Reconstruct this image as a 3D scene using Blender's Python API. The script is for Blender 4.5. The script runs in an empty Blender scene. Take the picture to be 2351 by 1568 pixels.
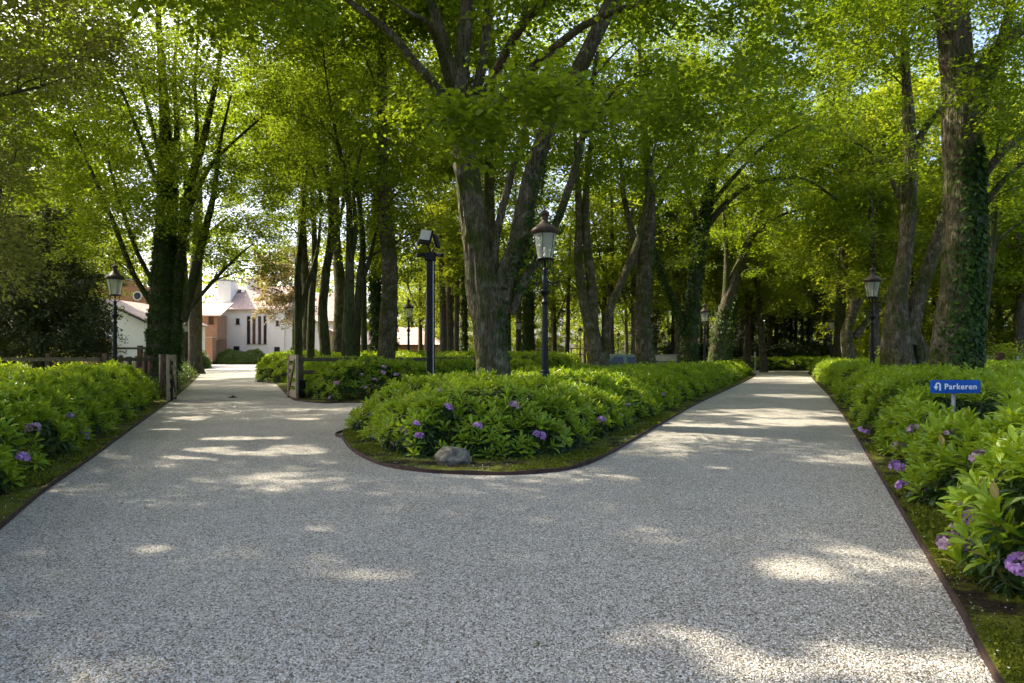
import bpy, bmesh, math, random
import numpy as np
from mathutils import Vector, Matrix, geometry, noise

random.seed(7)
rng = np.random.default_rng(11)
R = math.radians
scene = bpy.context.scene
col = scene.collection

# ------------------------------------------------------------------ camera, light, exposure
CAM_H = 1.25
FPX, CX, HY = 1567.0, 1175.5, 815.0      # focal length, centre column and horizon row, in rows of a 2351 x 1568 picture
cam_d = bpy.data.cameras.new('camera'); cam = bpy.data.objects.new('camera', cam_d); col.objects.link(cam)
cam.location = (0, 0, CAM_H); cam.rotation_euler = (R(90), 0, 0)
cam_d.sensor_width = 36.0; cam_d.lens = 36.0 * FPX / 2351.0
cam_d.shift_y = (HY - 784.0) / 2351.0
cam_d.clip_start = 0.05; cam_d.clip_end = 2000
scene.camera = cam

SUN = Vector((-0.80, 0.36, 0.88)).normalized()
sun_d = bpy.data.lights.new('sun', 'SUN'); sun_d.energy = 3.5; sun_d.angle = R(0.5); sun_d.color = (1.0, 0.90, 0.74)
sun = bpy.data.objects.new('sun', sun_d); col.objects.link(sun)
sun.rotation_euler = (-SUN).to_track_quat('-Z', 'Y').to_euler(); sun.location = (-40, 20, 60)
world = bpy.data.worlds.new('World'); scene.world = world; world.use_nodes = True
wn = world.node_tree.nodes; wl = world.node_tree.links
sky = wn.new('ShaderNodeTexSky'); sky.sky_type = 'NISHITA'; sky.sun_disc = False
sky.sun_elevation = math.asin(SUN.z); sky.sun_rotation = math.atan2(SUN.x, SUN.y)
sky.air_density = 0.7; sky.dust_density = 4.5; sky.ozone_density = 1.0
wl.new(sky.outputs[0], wn['Background'].inputs[0]); wn['Background'].inputs[1].default_value = 0.15
vs = scene.view_settings
vs.view_transform = 'Standard'; vs.look = 'None'; vs.gamma = 1.0; vs.use_curve_mapping = False
vs.exposure = 2.0
scene.render.engine = 'CYCLES'
cy = scene.cycles
cy.max_bounces = 8; cy.diffuse_bounces = 4; cy.glossy_bounces = 2; cy.transmission_bounces = 6; cy.transparent_max_bounces = 8
cy.caustics_reflective = False; cy.caustics_refractive = False
cy.sample_clamp_indirect = 6.0
cy.use_denoising = True


def at(px, py, D=None):
    """point of the ground under a spot of the picture, or at distance D along that line of sight"""
    if D is None:
        D = CAM_H * FPX / (py - HY)
        return Vector(((px - CX) / FPX * D, D, 0.0))
    return Vector(((px - CX) / FPX * D, D, CAM_H + (HY - py) / FPX * D))


# ------------------------------------------------------------------ materials
def nmat(name):
    m = bpy.data.materials.new(name); m.use_nodes = True
    nt = m.node_tree
    return m, nt.nodes, nt.links, nt.nodes['Principled BSDF']


def ramp(n, stops):
    r = n.new('ShaderNodeValToRGB'); e = r.color_ramp.elements
    while len(e) < len(stops): e.new(0.5)
    for k, (p, c) in enumerate(stops):
        e[k].position = p; e[k].color = (*c, 1)
    return r


def plain(name, c, rough=0.5, metal=0.0, var=0.25, scale=6.0, bump=0.0):
    m, n, l, b = nmat(name)
    tc = n.new('ShaderNodeTexCoord'); nz = n.new('ShaderNodeTexNoise'); nz.inputs['Scale'].default_value = scale
    nz.inputs['Detail'].default_value = 6
    l.new(tc.outputs['Object'], nz.inputs['Vector'])
    lo = tuple(x * (1 - var) for x in c); hi = tuple(min(1, x * (1 + var)) for x in c)
    r = ramp(n, [(0.3, lo), (0.7, hi)]); l.new(nz.outputs[0], r.inputs[0]); l.new(r.outputs[0], b.inputs['Base Color'])
    b.inputs['Roughness'].default_value = rough; b.inputs['Metallic'].default_value = metal
    if bump:
        bp = n.new('ShaderNodeBump'); bp.inputs['Strength'].default_value = bump; bp.inputs['Distance'].default_value = 0.02
        l.new(nz.outputs[0], bp.inputs['Height']); l.new(bp.outputs[0], b.inputs['Normal'])
    return m


def leaf_mat(name, stops, trans, tmix=0.4, rough=0.45, spec=0.4, clump=0.0):
    """leaf surface: colour varies from leaf to leaf, part of the light passes through"""
    m, n, l, b = nmat(name)
    g = n.new('ShaderNodeNewGeometry')
    r = ramp(n, stops)
    if clump:
        tc = n.new('ShaderNodeTexCoord'); nz = n.new('ShaderNodeTexNoise'); nz.inputs['Scale'].default_value = clump
        l.new(tc.outputs['Object'], nz.inputs['Vector'])
        mx = n.new('ShaderNodeMath'); mx.operation = 'ADD'
        s1 = n.new('ShaderNodeMath'); s1.operation = 'MULTIPLY_ADD'; s1.inputs[1].default_value = 1.4; s1.inputs[2].default_value = -0.45
        l.new(nz.outputs[0], s1.inputs[0])
        s2 = n.new('ShaderNodeMath'); s2.operation = 'MULTIPLY_ADD'; s2.inputs[1].default_value = 0.6; s2.inputs[2].default_value = -0.05
        l.new(g.outputs['Random Per Island'], s2.inputs[0])
        l.new(s1.outputs[0], mx.inputs[0]); l.new(s2.outputs[0], mx.inputs[1]); l.new(mx.outputs[0], r.inputs[0])
    else:
        l.new(g.outputs['Random Per Island'], r.inputs[0])
    l.new(r.outputs[0], b.inputs['Base Color'])
    b.inputs['Roughness'].default_value = rough; b.inputs['Specular IOR Level'].default_value = spec
    t = n.new('ShaderNodeBsdfTranslucent'); t.inputs[0].default_value = (*trans, 1)
    mx2 = n.new('ShaderNodeMixShader'); mx2.inputs[0].default_value = tmix
    l.new(b.outputs[0], mx2.inputs[1]); l.new(t.outputs[0], mx2.inputs[2])
    l.new(mx2.outputs[0], n['Material Output'].inputs['Surface'])
    return m


def bark_mat(name, c1, c2, moss, moss_amt, furrow=9.0, bump=0.6, lichen=0.5):
    m, n, l, b = nmat(name)
    tc = n.new('ShaderNodeTexCoord'); mp = n.new('ShaderNodeMapping'); mp.inputs['Scale'].default_value = (1, 1, 0.16)
    l.new(tc.outputs['Object'], mp.inputs['Vector'])
    v = n.new('ShaderNodeTexNoise'); v.inputs['Scale'].default_value = furrow; v.inputs['Detail'].default_value = 8; v.inputs['Roughness'].default_value = 0.65
    v.inputs['Distortion'].default_value = 0.6
    l.new(mp.outputs[0], v.inputs['Vector'])
    vo = n.new('ShaderNodeTexVoronoi'); vo.feature = 'DISTANCE_TO_EDGE'; vo.inputs['Scale'].default_value = furrow * 1.5
    l.new(mp.outputs[0], vo.inputs['Vector'])
    r = ramp(n, [(0.32, c1), (0.68, c2)]); l.new(v.outputs[0], r.inputs[0])
    nz = n.new('ShaderNodeTexNoise'); nz.inputs['Scale'].default_value = 1.7; nz.inputs['Detail'].default_value = 7; nz.inputs['Roughness'].default_value = 0.7
    l.new(tc.outputs['Object'], nz.inputs['Vector'])
    mr = ramp(n, [(0.62 - moss_amt, (0, 0, 0)), (0.78 - moss_amt, (1, 1, 1))]); l.new(nz.outputs[0], mr.inputs[0])
    li = n.new('ShaderNodeTexNoise'); li.inputs['Scale'].default_value = 6.0; li.inputs['Detail'].default_value = 5
    l.new(tc.outputs['Object'], li.inputs['Vector'])
    lr = ramp(n, [(0.50, (0, 0, 0)), (0.75, (lichen, lichen, lichen))]); l.new(li.outputs[0], lr.inputs[0])
    x0 = n.new('ShaderNodeMixRGB'); l.new(lr.outputs[0], x0.inputs[0]); l.new(r.outputs[0], x0.inputs[1])
    x0.inputs[2].default_value = (min(1, c2[0] * 1.4), min(1, c2[1] * 1.65), min(1, c2[2] * 1.6), 1)
    x = n.new('ShaderNodeMixRGB'); l.new(mr.outputs[0], x.inputs[0]); l.new(x0.outputs[0], x.inputs[1]); x.inputs[2].default_value = (*moss, 1)
    ck = ramp(n, [(0.0, (0.30, 0.27, 0.24)), (0.10, (1, 1, 1))]); l.new(vo.outputs[0], ck.inputs[0])
    mk = n.new('ShaderNodeMixRGB'); mk.blend_type = 'MULTIPLY'; mk.inputs[0].default_value = 0.8; l.new(x.outputs[0], mk.inputs[1]); l.new(ck.outputs[0], mk.inputs[2])
    l.new(mk.outputs[0], b.inputs['Base Color']); b.inputs['Roughness'].default_value = 0.9; b.inputs['Specular IOR Level'].default_value = 0.15
    ad = n.new('ShaderNodeMath'); ad.operation = 'MULTIPLY_ADD'; ad.inputs[1].default_value = 0.9
    l.new(vo.outputs[0], ad.inputs[0]); l.new(v.outputs[0], ad.inputs[2])
    bp = n.new('ShaderNodeBump'); bp.inputs['Strength'].default_value = bump; bp.inputs['Distance'].default_value = 0.08
    l.new(ad.outputs[0], bp.inputs['Height']); l.new(bp.outputs[0], b.inputs['Normal'])
    return m


M = {}
M['bark'] = bark_mat('bark_lime', (0.048, 0.036, 0.021), (0.215, 0.178, 0.118), (0.066, 0.082, 0.014), 0.16, 15, 1.0, 0.85)
M['bark_dark'] = bark_mat('bark_mossy', (0.036, 0.030, 0.018), (0.13, 0.110, 0.070), (0.052, 0.066, 0.010), 0.20, 12, 0.8)
M['bark_beech'] = bark_mat('bark_beech', (0.042, 0.040, 0.022), (0.11, 0.10, 0.058), (0.052, 0.064, 0.014), 0.20, 5, 0.3)
M['bark_brown'] = bark_mat('bark_brown', (0.050, 0.042, 0.028), (0.15, 0.125, 0.085), (0.055, 0.062, 0.018), 0.05, 11, 0.8)
M['leaf_lime'] = leaf_mat('lime_leaf', [(0.0, (0.038, 0.072, 0.005)), (0.5, (0.062, 0.106, 0.006)), (1.0, (0.098, 0.146, 0.009))], (0.30, 0.40, 0.012), 0.48, 0.5, 0.18)
M['leaf_beech'] = leaf_mat('beech_leaf', [(0.0, (0.043, 0.082, 0.007)), (0.5, (0.066, 0.114, 0.009)), (1.0, (0.104, 0.158, 0.012))], (0.33, 0.43, 0.018), 0.52, 0.5, 0.18)
M['leaf_olive'] = leaf_mat('olive_leaf', [(0.0, (0.056, 0.078, 0.012)), (1.0, (0.115, 0.135, 0.026))], (0.24, 0.26, 0.035), 0.42, 0.5, 0.4)
M['leaf_far'] = leaf_mat('far_leaf', [(0.0, (0.044, 0.080, 0.006)), (0.6, (0.076, 0.118, 0.009)), (1.0, (0.12, 0.168, 0.014))], (0.39, 0.45, 0.020), 0.50, 0.5, 0.18)
M['leaf_copper'] = leaf_mat('copper_leaf', [(0.0, (0.080, 0.045, 0.020)), (0.35, (0.12, 0.070, 0.030)), (0.6, (0.09, 0.085, 0.022)), (1.0, (0.10, 0.13, 0.02))], (0.34, 0.25, 0.05), 0.42, 0.45, 0.4)
M['needle'] = leaf_mat('yew_needle', [(0.0, (0.028, 0.040, 0.012)), (1.0, (0.085, 0.108, 0.030))], (0.06, 0.07, 0.015), 0.15, 0.6, 0.3)
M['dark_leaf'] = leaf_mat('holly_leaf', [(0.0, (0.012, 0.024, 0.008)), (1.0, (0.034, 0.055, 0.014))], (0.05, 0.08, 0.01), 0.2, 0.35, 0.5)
M['ivy'] = leaf_mat('ivy_leaf', [(0.0, (0.014, 0.036, 0.006)), (0.6, (0.030, 0.066, 0.009)), (1.0, (0.072, 0.125, 0.014))], (0.09, 0.16, 0.012), 0.25, 0.55, 0.2)
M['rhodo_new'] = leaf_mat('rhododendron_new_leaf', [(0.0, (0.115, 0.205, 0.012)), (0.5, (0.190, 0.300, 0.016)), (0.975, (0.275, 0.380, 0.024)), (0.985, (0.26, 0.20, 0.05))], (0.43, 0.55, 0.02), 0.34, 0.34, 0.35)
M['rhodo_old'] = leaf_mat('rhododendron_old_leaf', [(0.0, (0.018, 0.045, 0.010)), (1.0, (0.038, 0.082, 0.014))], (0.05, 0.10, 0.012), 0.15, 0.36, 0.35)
M['hedge_leaf'] = leaf_mat('clipped_hedge_leaf', [(0.0, (0.045, 0.090, 0.014)), (1.0, (0.105, 0.165, 0.024))], (0.20, 0.28, 0.03), 0.25, 0.45, 0.4)
M['flower'] = leaf_mat('lilac_petal', [(0.0, (0.36, 0.16, 0.47)), (0.6, (0.48, 0.26, 0.58)), (1.0, (0.64, 0.44, 0.68))], (0.5, 0.25, 0.6), 0.25, 0.6, 0.2)
M['flower_faded'] = leaf_mat('faded_petal', [(0.0, (0.32, 0.20, 0.30)), (1.0, (0.50, 0.36, 0.44))], (0.4, 0.3, 0.4), 0.2, 0.7, 0.2)
M['stem'] = plain('green_stem', (0.12, 0.14, 0.04), 0.7)
M['twig'] = plain('twig_bark', (0.05, 0.04, 0.028), 0.9, 0, 0.4, 9)
M['iron'] = plain('black_painted_iron', (0.008, 0.010, 0.010), 0.42, 0.0, 0.3, 20)
M['cap'] = plain('bronze_lantern_cap', (0.055, 0.040, 0.030), 0.45, 0.3, 0.35, 12)
M['black'] = plain('black_powder_coat', (0.006, 0.006, 0.007), 0.5, 0.0, 0.2, 8)
M['corten'] = plain('rusty_steel', (0.050, 0.026, 0.018), 0.85, 0.1, 0.6, 9)
M['rail'] = plain('weathered_rail_wood', (0.085, 0.072, 0.036), 0.85, 0, 0.4, 7, 0.3)
M['post'] = plain('brown_post_wood', (0.090, 0.052, 0.030), 0.85, 0, 0.45, 6, 0.3)
M['gate'] = plain('pale_gate_wood', (0.27, 0.215, 0.13), 0.75, 0, 0.15, 9, 0.2)
M['stucco'] = plain('white_stucco', (0.86, 0.82, 0.74), 0.9, 0, 0.03, 3)
M['frame'] = plain('dark_window_frame', (0.03, 0.028, 0.027), 0.5)
M['wood_door'] = plain('larch_boards', (0.52, 0.27, 0.11), 0.6, 0, 0.15, 4)
M['wall_beige'] = plain('beige_render', (0.45, 0.36, 0.27), 0.9, 0, 0.06, 3)
M['zinc'] = plain('galvanised_steel', (0.35, 0.36, 0.37), 0.45, 0.7, 0.15, 20)
M['sign_blue'] = plain('blue_sign_enamel', (0.004, 0.085, 0.40), 0.3, 0, 0.03, 3)
M['sign_white'] = plain('white_lettering', (0.85, 0.86, 0.86), 0.4, 0, 0.02, 3)
M['lens'] = plain('floodlight_diffuser', (0.42, 0.43, 0.40), 0.35, 0, 0.05, 5)
M['bulb'] = plain('white_bulb', (0.80, 0.76, 0.70), 0.3, 0, 0.05, 5)
M['tyre'] = plain('tyre_rubber', (0.015, 0.015, 0.015), 0.85)
M['chrome'] = plain('chrome', (0.6, 0.6, 0.6), 0.15, 1.0, 0.05)
M['car_green'] = plain('green_car_paint', (0.11, 0.14, 0.055), 0.35, 0.0, 0.05)
M['car_black'] = plain('black_car_paint', (0.010, 0.011, 0.012), 0.4, 0.0, 0.05)
M['grille'] = plain('black_plastic', (0.02, 0.02, 0.02), 0.6)
M['fence_pale'] = plain('pale_fence_wood', (0.32, 0.27, 0.20), 0.8, 0, 0.2, 5)


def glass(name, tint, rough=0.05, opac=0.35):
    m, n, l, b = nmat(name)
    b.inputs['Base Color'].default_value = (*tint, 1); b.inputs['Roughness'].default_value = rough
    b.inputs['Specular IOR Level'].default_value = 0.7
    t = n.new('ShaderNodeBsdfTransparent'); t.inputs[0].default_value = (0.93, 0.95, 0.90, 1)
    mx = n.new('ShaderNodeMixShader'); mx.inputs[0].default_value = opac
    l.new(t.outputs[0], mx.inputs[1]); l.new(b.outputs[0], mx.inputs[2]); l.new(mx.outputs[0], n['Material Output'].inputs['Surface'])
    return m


M['lantern_glass'] = glass('lantern_glass', (0.60, 0.60, 0.50), 0.08, 0.42)  # pale, half-opaque tint paints in the sky's reflection on the glass
M['pane'] = plain('dark_window_glass', (0.02, 0.022, 0.026), 0.06, 0, 0.1)
M['car_glass'] = plain('car_glass', (0.010, 0.012, 0.012), 0.22, 0, 0.1)


def tile_mat():
    m, n, l, b = nmat('clay_roof_tiles')
    tc = n.new('ShaderNodeTexCoord')
    br = n.new('ShaderNodeTexBrick'); br.inputs['Scale'].default_value = 1.0
    br.inputs['Brick Width'].default_value = 0.22; br.inputs['Row Height'].default_value = 0.30; br.inputs['Mortar Size'].default_value = 0.03
    br.inputs['Color1'].default_value = (0.44, 0.31, 0.24, 1); br.inputs['Color2'].default_value = (0.56, 0.44, 0.36, 1); br.inputs['Mortar'].default_value = (0.25, 0.15, 0.115, 1)
    l.new(tc.outputs['UV'], br.inputs['Vector']); l.new(br.outputs[0], b.inputs['Base Color'])
    bp = n.new('ShaderNodeBump'); bp.inputs['Strength'].default_value = 0.7; bp.inputs['Distance'].default_value = 0.05; bp.invert = True
    l.new(br.outputs['Fac'], bp.inputs['Height']); l.new(bp.outputs[0], b.inputs['Normal']); b.inputs['Roughness'].default_value = 0.75
    return m


def brick_mat(name, a, c, mort):
    m, n, l, b = nmat(name)
    tc = n.new('ShaderNodeTexCoord')
    br = n.new('ShaderNodeTexBrick'); br.inputs['Scale'].default_value = 1.0
    br.inputs['Brick Width'].default_value = 0.22; br.inputs['Row Height'].default_value = 0.075; br.inputs['Mortar Size'].default_value = 0.008
    br.inputs['Color1'].default_value = (*a, 1); br.inputs['Color2'].default_value = (*c, 1); br.inputs['Mortar'].default_value = (*mort, 1)
    l.new(tc.outputs['UV'], br.inputs['Vector']); l.new(br.outputs[0], b.inputs['Base Color']); b.inputs['Roughness'].default_value = 0.85
    return m


M['tiles'] = tile_mat()
M['brick'] = brick_mat('red_brick', (0.22, 0.105, 0.055), (0.33, 0.18, 0.095), (0.34, 0.27, 0.20))
M['brick_orange'] = brick_mat('orange_brick', (0.40, 0.17, 0.07), (0.52, 0.25, 0.11), (0.4, 0.3, 0.2))
M['brick_pale'] = brick_mat('pale_brick', (0.42, 0.25, 0.16), (0.55, 0.36, 0.24), (0.5, 0.42, 0.34))


def gravel_mat():
    m, n, l, b = nmat('light_gravel_chippings')
    tc = n.new('ShaderNodeTexCoord')
    wv = n.new('ShaderNodeTexNoise'); wv.inputs['Scale'].default_value = 60; l.new(tc.outputs['Object'], wv.inputs['Vector'])
    ad = n.new('ShaderNodeVectorMath'); ad.operation = 'MULTIPLY_ADD'; ad.inputs[1].default_value = (0.012, 0.012, 0.012)
    l.new(wv.outputs['Color'], ad.inputs[0]); l.new(tc.outputs['Object'], ad.inputs[2])
    vo = n.new('ShaderNodeTexVoronoi'); vo.inputs['Scale'].default_value = 108; l.new(ad.outputs[0], vo.inputs['Vector'])
    sp = n.new('ShaderNodeSeparateColor'); l.new(vo.outputs['Color'], sp.inputs[0])
    r = ramp(n, [(0.0, (0.088, 0.078, 0.062)), (0.13, (0.25, 0.215, 0.165)), (0.3, (0.425, 0.39, 0.33)), (0.55, (0.54, 0.515, 0.46)), (0.8, (0.65, 0.63, 0.575)), (1.0, (0.76, 0.735, 0.67))])
    l.new(sp.outputs[0], r.inputs[0])
    # colour darkens towards the gaps between stones
    gap = ramp(n, [(0.0, (1, 1, 1)), (0.52, (0.92, 0.92, 0.92)), (0.80, (0.44, 0.42, 0.39))]); l.new(vo.outputs['Distance'], gap.inputs[0])
    # distance of this voronoi is in texture units (0..~0.8)
    mul = n.new('ShaderNodeMixRGB'); mul.blend_type = 'MULTIPLY'; mul.inputs[0].default_value = 1.0
    l.new(r.outputs[0], mul.inputs[1]); l.new(gap.outputs[0], mul.inputs[2])
    big = n.new('ShaderNodeTexNoise'); big.inputs['Scale'].default_value = 0.55; big.inputs['Detail'].default_value = 8; big.inputs['Roughness'].default_value = 0.7; l.new(tc.outputs['Object'], big.inputs['Vector'])
    br = ramp(n, [(0.32, (0.78, 0.765, 0.73)), (0.5, (0.92, 0.915, 0.89)), (0.7, (1.03, 1.03, 1.01))]); l.new(big.outputs[0], br.inputs[0])
    mu2 = n.new('ShaderNodeMixRGB'); mu2.blend_type = 'MULTIPLY'; mu2.inputs[0].default_value = 1.0
    l.new(mul.outputs[0], mu2.inputs[1]); l.new(br.outputs[0], mu2.inputs[2])
    l.new(mu2.outputs[0], b.inputs['Base Color']); b.inputs['Roughness'].default_value = 0.8; b.inputs['Specular IOR Level'].default_value = 0.3
    bp = n.new('ShaderNodeBump'); bp.invert = True; bp.inputs['Strength'].default_value = 0.9; bp.inputs['Distance'].default_value = 0.012
    l.new(vo.outputs['Distance'], bp.inputs['Height']); l.new(bp.outputs[0], b.inputs['Normal'])
    return m


def soil_mat(name, moss=0.5, dark=(0.016, 0.012, 0.008)):
    m, n, l, b = nmat(name)
    tc = n.new('ShaderNodeTexCoord')
    n1 = n.new('ShaderNodeTexNoise'); n1.inputs['Scale'].default_value = 1.9; n1.inputs['Detail'].default_value = 8; n1.inputs['Roughness'].default_value = 0.7
    n2 = n.new('ShaderNodeTexNoise'); n2.inputs['Scale'].default_value = 40; n2.inputs['Detail'].default_value = 4
    l.new(tc.outputs['Object'], n1.inputs['Vector']); l.new(tc.outputs['Object'], n2.inputs['Vector'])
    r1 = ramp(n, [(0.58 - moss * 0.2, (0, 0, 0)), (0.68 - moss * 0.2, (1, 1, 1))]); l.new(n1.outputs[0], r1.inputs[0])
    rs = ramp(n, [(0.3, tuple(x * 0.6 for x in dark)), (0.8, tuple(x * 2.6 for x in dark))]); l.new(n2.outputs[0], rs.inputs[0])
    rm = ramp(n, [(0.25, (0.050, 0.062, 0.008)), (0.75, (0.150, 0.165, 0.018))]); l.new(n2.outputs[0], rm.inputs[0])
    x = n.new('ShaderNodeMixRGB'); l.new(r1.outputs[0], x.inputs[0]); l.new(rs.outputs[0], x.inputs[1]); l.new(rm.outputs[0], x.inputs[2])
    l.new(x.outputs[0], b.inputs['Base Color']); b.inputs['Roughness'].default_value = 0.95; b.inputs['Specular IOR Level'].default_value = 0.1
    bp = n.new('ShaderNodeBump'); bp.inputs['Strength'].default_value = 0.8; bp.inputs['Distance'].default_value = 0.03
    l.new(n2.outputs[0], bp.inputs['Height']); l.new(bp.outputs[0], b.inputs['Normal'])
    return m


def stone_mat():
    m, n, l, b = nmat('grey_boulder_stone')
    tc = n.new('ShaderNodeTexCoord'); n1 = n.new('ShaderNodeTexNoise'); n1.inputs['Scale'].default_value = 7; n1.inputs['Detail'].default_value = 10; n1.inputs['Distortion'].default_value = 1.5
    l.new(tc.outputs['Object'], n1.inputs['Vector'])
    r = ramp(n, [(0.3, (0.035, 0.032, 0.022)), (0.46, (0.14, 0.125, 0.090)), (0.60, (0.22, 0.20, 0.15)), (0.74, (0.38, 0.35, 0.27))]); l.new(n1.outputs[0], r.inputs[0]); l.new(r.outputs[0], b.inputs['Base Color'])
    b.inputs['Roughness'].default_value = 0.8
    bp = n.new('ShaderNodeBump'); bp.inputs['Strength'].default_value = 0.9; bp.inputs['Distance'].default_value = 0.05; l.new(n1.outputs[0], bp.inputs['Height']); l.new(bp.outputs[0], b.inputs['Normal'])
    return m


M['gravel'] = gravel_mat(); M['soil'] = soil_mat('mossy_soil', 0.75); M['floor'] = soil_mat('forest_floor', 0.2, (0.028, 0.022, 0.012)); M['stone'] = stone_mat()


for k in ('iron', 'black', 'cap'): M[k].node_tree.nodes['Principled BSDF'].inputs['Specular IOR Level'].default_value = 0.22


# ------------------------------------------------------------------ object helpers
def link(o, parent=None):
    col.objects.link(o)
    if parent is not None: o.parent = parent
    return o


def tag(o, label=None, cat=None, group=None, kind=None):
    if label: o['label'] = label
    if cat: o['category'] = cat
    if group: o['group'] = group
    if kind: o['kind'] = kind
    return o


def thing(name, loc, label, cat, group=None, rz=0.0):
    o = bpy.data.objects.new(name, None); o.empty_display_size = 0.2
    o.location = loc; o.rotation_euler = (0, 0, rz); link(o)
    return tag(o, label, cat, group)


def copy_tree(o, parent=None):
    c = o.copy(); link(c, parent)
    for ch in list(o.children): copy_tree(ch, c)
    return c


def mesh_arrays(name, V, faces_list, mat, parent=None, smooth=False):
    """V (n,3); faces_list = list of (m,k) int arrays"""
    me = bpy.data.meshes.new(name)
    V = np.asarray(V, dtype=np.float32); me.vertices.add(len(V)); me.vertices.foreach_set('co', V.ravel())
    idx = np.concatenate([f.ravel() for f in faces_list]).astype(np.int32)
    tot = np.concatenate([np.full(len(f), f.shape[1], dtype=np.int32) for f in faces_list])
    start = np.concatenate([[0], np.cumsum(tot)[:-1]]).astype(np.int32)
    me.loops.add(len(idx)); me.loops.foreach_set('vertex_index', idx)
    me.polygons.add(len(tot)); me.polygons.foreach_set('loop_start', start); me.polygons.foreach_set('loop_total', tot)
    me.polygons.foreach_set('use_smooth', np.full(len(tot), smooth, dtype=bool))
    me.update(calc_edges=True)
    if mat is not None: me.materials.append(mat)
    o = bpy.data.objects.new(name, me)
    return link(o, parent)


class MB:
    """collects simple shapes into one mesh"""
    def __init__(s): s.v = []; s.f = []; s.smooth = []
    def _add(s, vs, fs, smooth=False):
        b = len(s.v); s.v += [tuple(p) for p in vs]
        for f in fs: s.f.append([b + i for i in f]); s.smooth.append(smooth)
    def box(s, c, d, rz=0.0, M4=None):
        x, y, z = d[0] / 2, d[1] / 2, d[2] / 2
        ps = [Vector((i * x, j * y, k * z)) for i in (-1, 1) for j in (-1, 1) for k in (-1, 1)]
        rot = M4 if M4 is not None else Matrix.Rotation(rz, 3, 'Z')
        ps = [rot @ p + Vector(c) for p in ps]
        s._add(ps, [(0, 1, 3, 2), (4, 6, 7, 5), (0, 4, 5, 1), (2, 3, 7, 6), (0, 2, 6, 4), (1, 5, 7, 3)])
        return s
    def bar(s, a, b, w, h, up=(0, 0, 1)):
        a = Vector(a); b = Vector(b); d = (b - a); L = d.length; d.normalize(); u = Vector(up)
        sx = d.cross(u)
        if sx.length < 1e-4: sx = Vector((1, 0, 0))
        sx.normalize(); uz = sx.cross(d)
        rot = Matrix((d, sx, uz)).transposed()
        return s.box((a + b) / 2, (L, w, h), M4=rot)
    def tube(s, pts, rad, n=8, cap=True, smooth=True):
        pts = [Vector(p) for p in pts]
        if not hasattr(rad, '__len__'): rad = [rad] * len(pts)
        rings = []; ref = None
        b = len(s.v)
        for i, p in enumerate(pts):
            d = (pts[min(i + 1, len(pts) - 1)] - pts[max(i - 1, 0)]).normalized()
            if ref is None: ref = Vector((1, 0, 0)) if abs(d.x) < 0.9 else Vector((0, 1, 0))
            u = (ref - d * ref.dot(d)).normalized(); ref = u; w = d.cross(u)
            for k in range(n):
                a = 2 * math.pi * k / n
                s.v.append(tuple(p + (u * math.cos(a) + w * math.sin(a)) * rad[i]))
        for i in range(len(pts) - 1):
            for k in range(n):
                k2 = (k + 1) % n
                s.f.append([b + i * n + k, b + i * n + k2, b + (i + 1) * n + k2, b + (i + 1) * n + k]); s.smooth.append(smooth)
        if cap:
            s.f.append([b + k for k in range(n)][::-1]); s.smooth.append(False)
            e = b + (len(pts) - 1) * n
            s.f.append([e + k for k in range(n)]); s.smooth.append(False)
        return s
    def lathe(s, prof, n=16, c=(0, 0, 0), smooth=True, cap=True):
        b = len(s.v)
        for (r, z) in prof:
            for k in range(n):
                a = 2 * math.pi * k / n
                s.v.append((c[0] + r * math.cos(a), c[1] + r * math.sin(a), c[2] + z))
        for i in range(len(prof) - 1):
            for k in range(n):
                k2 = (k + 1) % n
                s.f.append([b + i * n + k, b + i * n + k2, b + (i + 1) * n + k2, b + (i + 1) * n + k]); s.smooth.append(smooth)
        if cap:
            s.f.append([b + k for k in range(n)][::-1]); s.smooth.append(False)
            e = b + (len(prof) - 1) * n
            s.f.append([e + k for k in range(n)]); s.smooth.append(False)
        return s
    def poly(s, pts): s._add(pts, [list(range(len(pts)))]); return s
    def prism(s, pts, off):
        n = len(pts); off = Vector(off)
        a = [Vector(p) for p in pts]; bb = [p + off for p in a]
        fs = [list(range(n))[::-1], [n + i for i in range(n)]] + [[i, (i + 1) % n, n + (i + 1) % n, n + i] for i in range(n)]
        s._add(a + bb, fs); return s
    def build(s, name, mat, parent=None, uv=False, bevel=0.0):
        me = bpy.data.meshes.new(name); me.from_pydata(s.v, [], s.f)
        me.polygons.foreach_set('use_smooth', s.smooth)
        if not isinstance(mat, (list, tuple)): mat = [mat]
        for m in mat: me.materials.append(m)
        if uv:
            l = me.uv_layers.new(name='UVMap')
            for p in me.polygons:
                nrm = p.normal; 
                h = Vector((-nrm.y, nrm.x, 0))
                if h.length < 1e-4: h = Vector((1, 0, 0))
                h.normalize(); w = nrm.cross(h)
                for li in p.loop_indices:
                    co = me.vertices[me.loops[li].vertex_index].co
                    l.data[li].uv = (co.dot(h), co.dot(w))
        me.update()
        o = bpy.data.objects.new(name, me); link(o, parent)
        bm = bmesh.new(); bm.from_mesh(me); bmesh.ops.recalc_face_normals(bm, faces=bm.faces)
        if bevel: bmesh.ops.bevel(bm, geom=[e for e in bm.edges if e.calc_face_angle(0) > 0.6], offset=bevel, segments=1, affect='EDGES', clamp_overlap=True)
        bm.to_mesh(me); bm.free()
        return o


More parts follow.
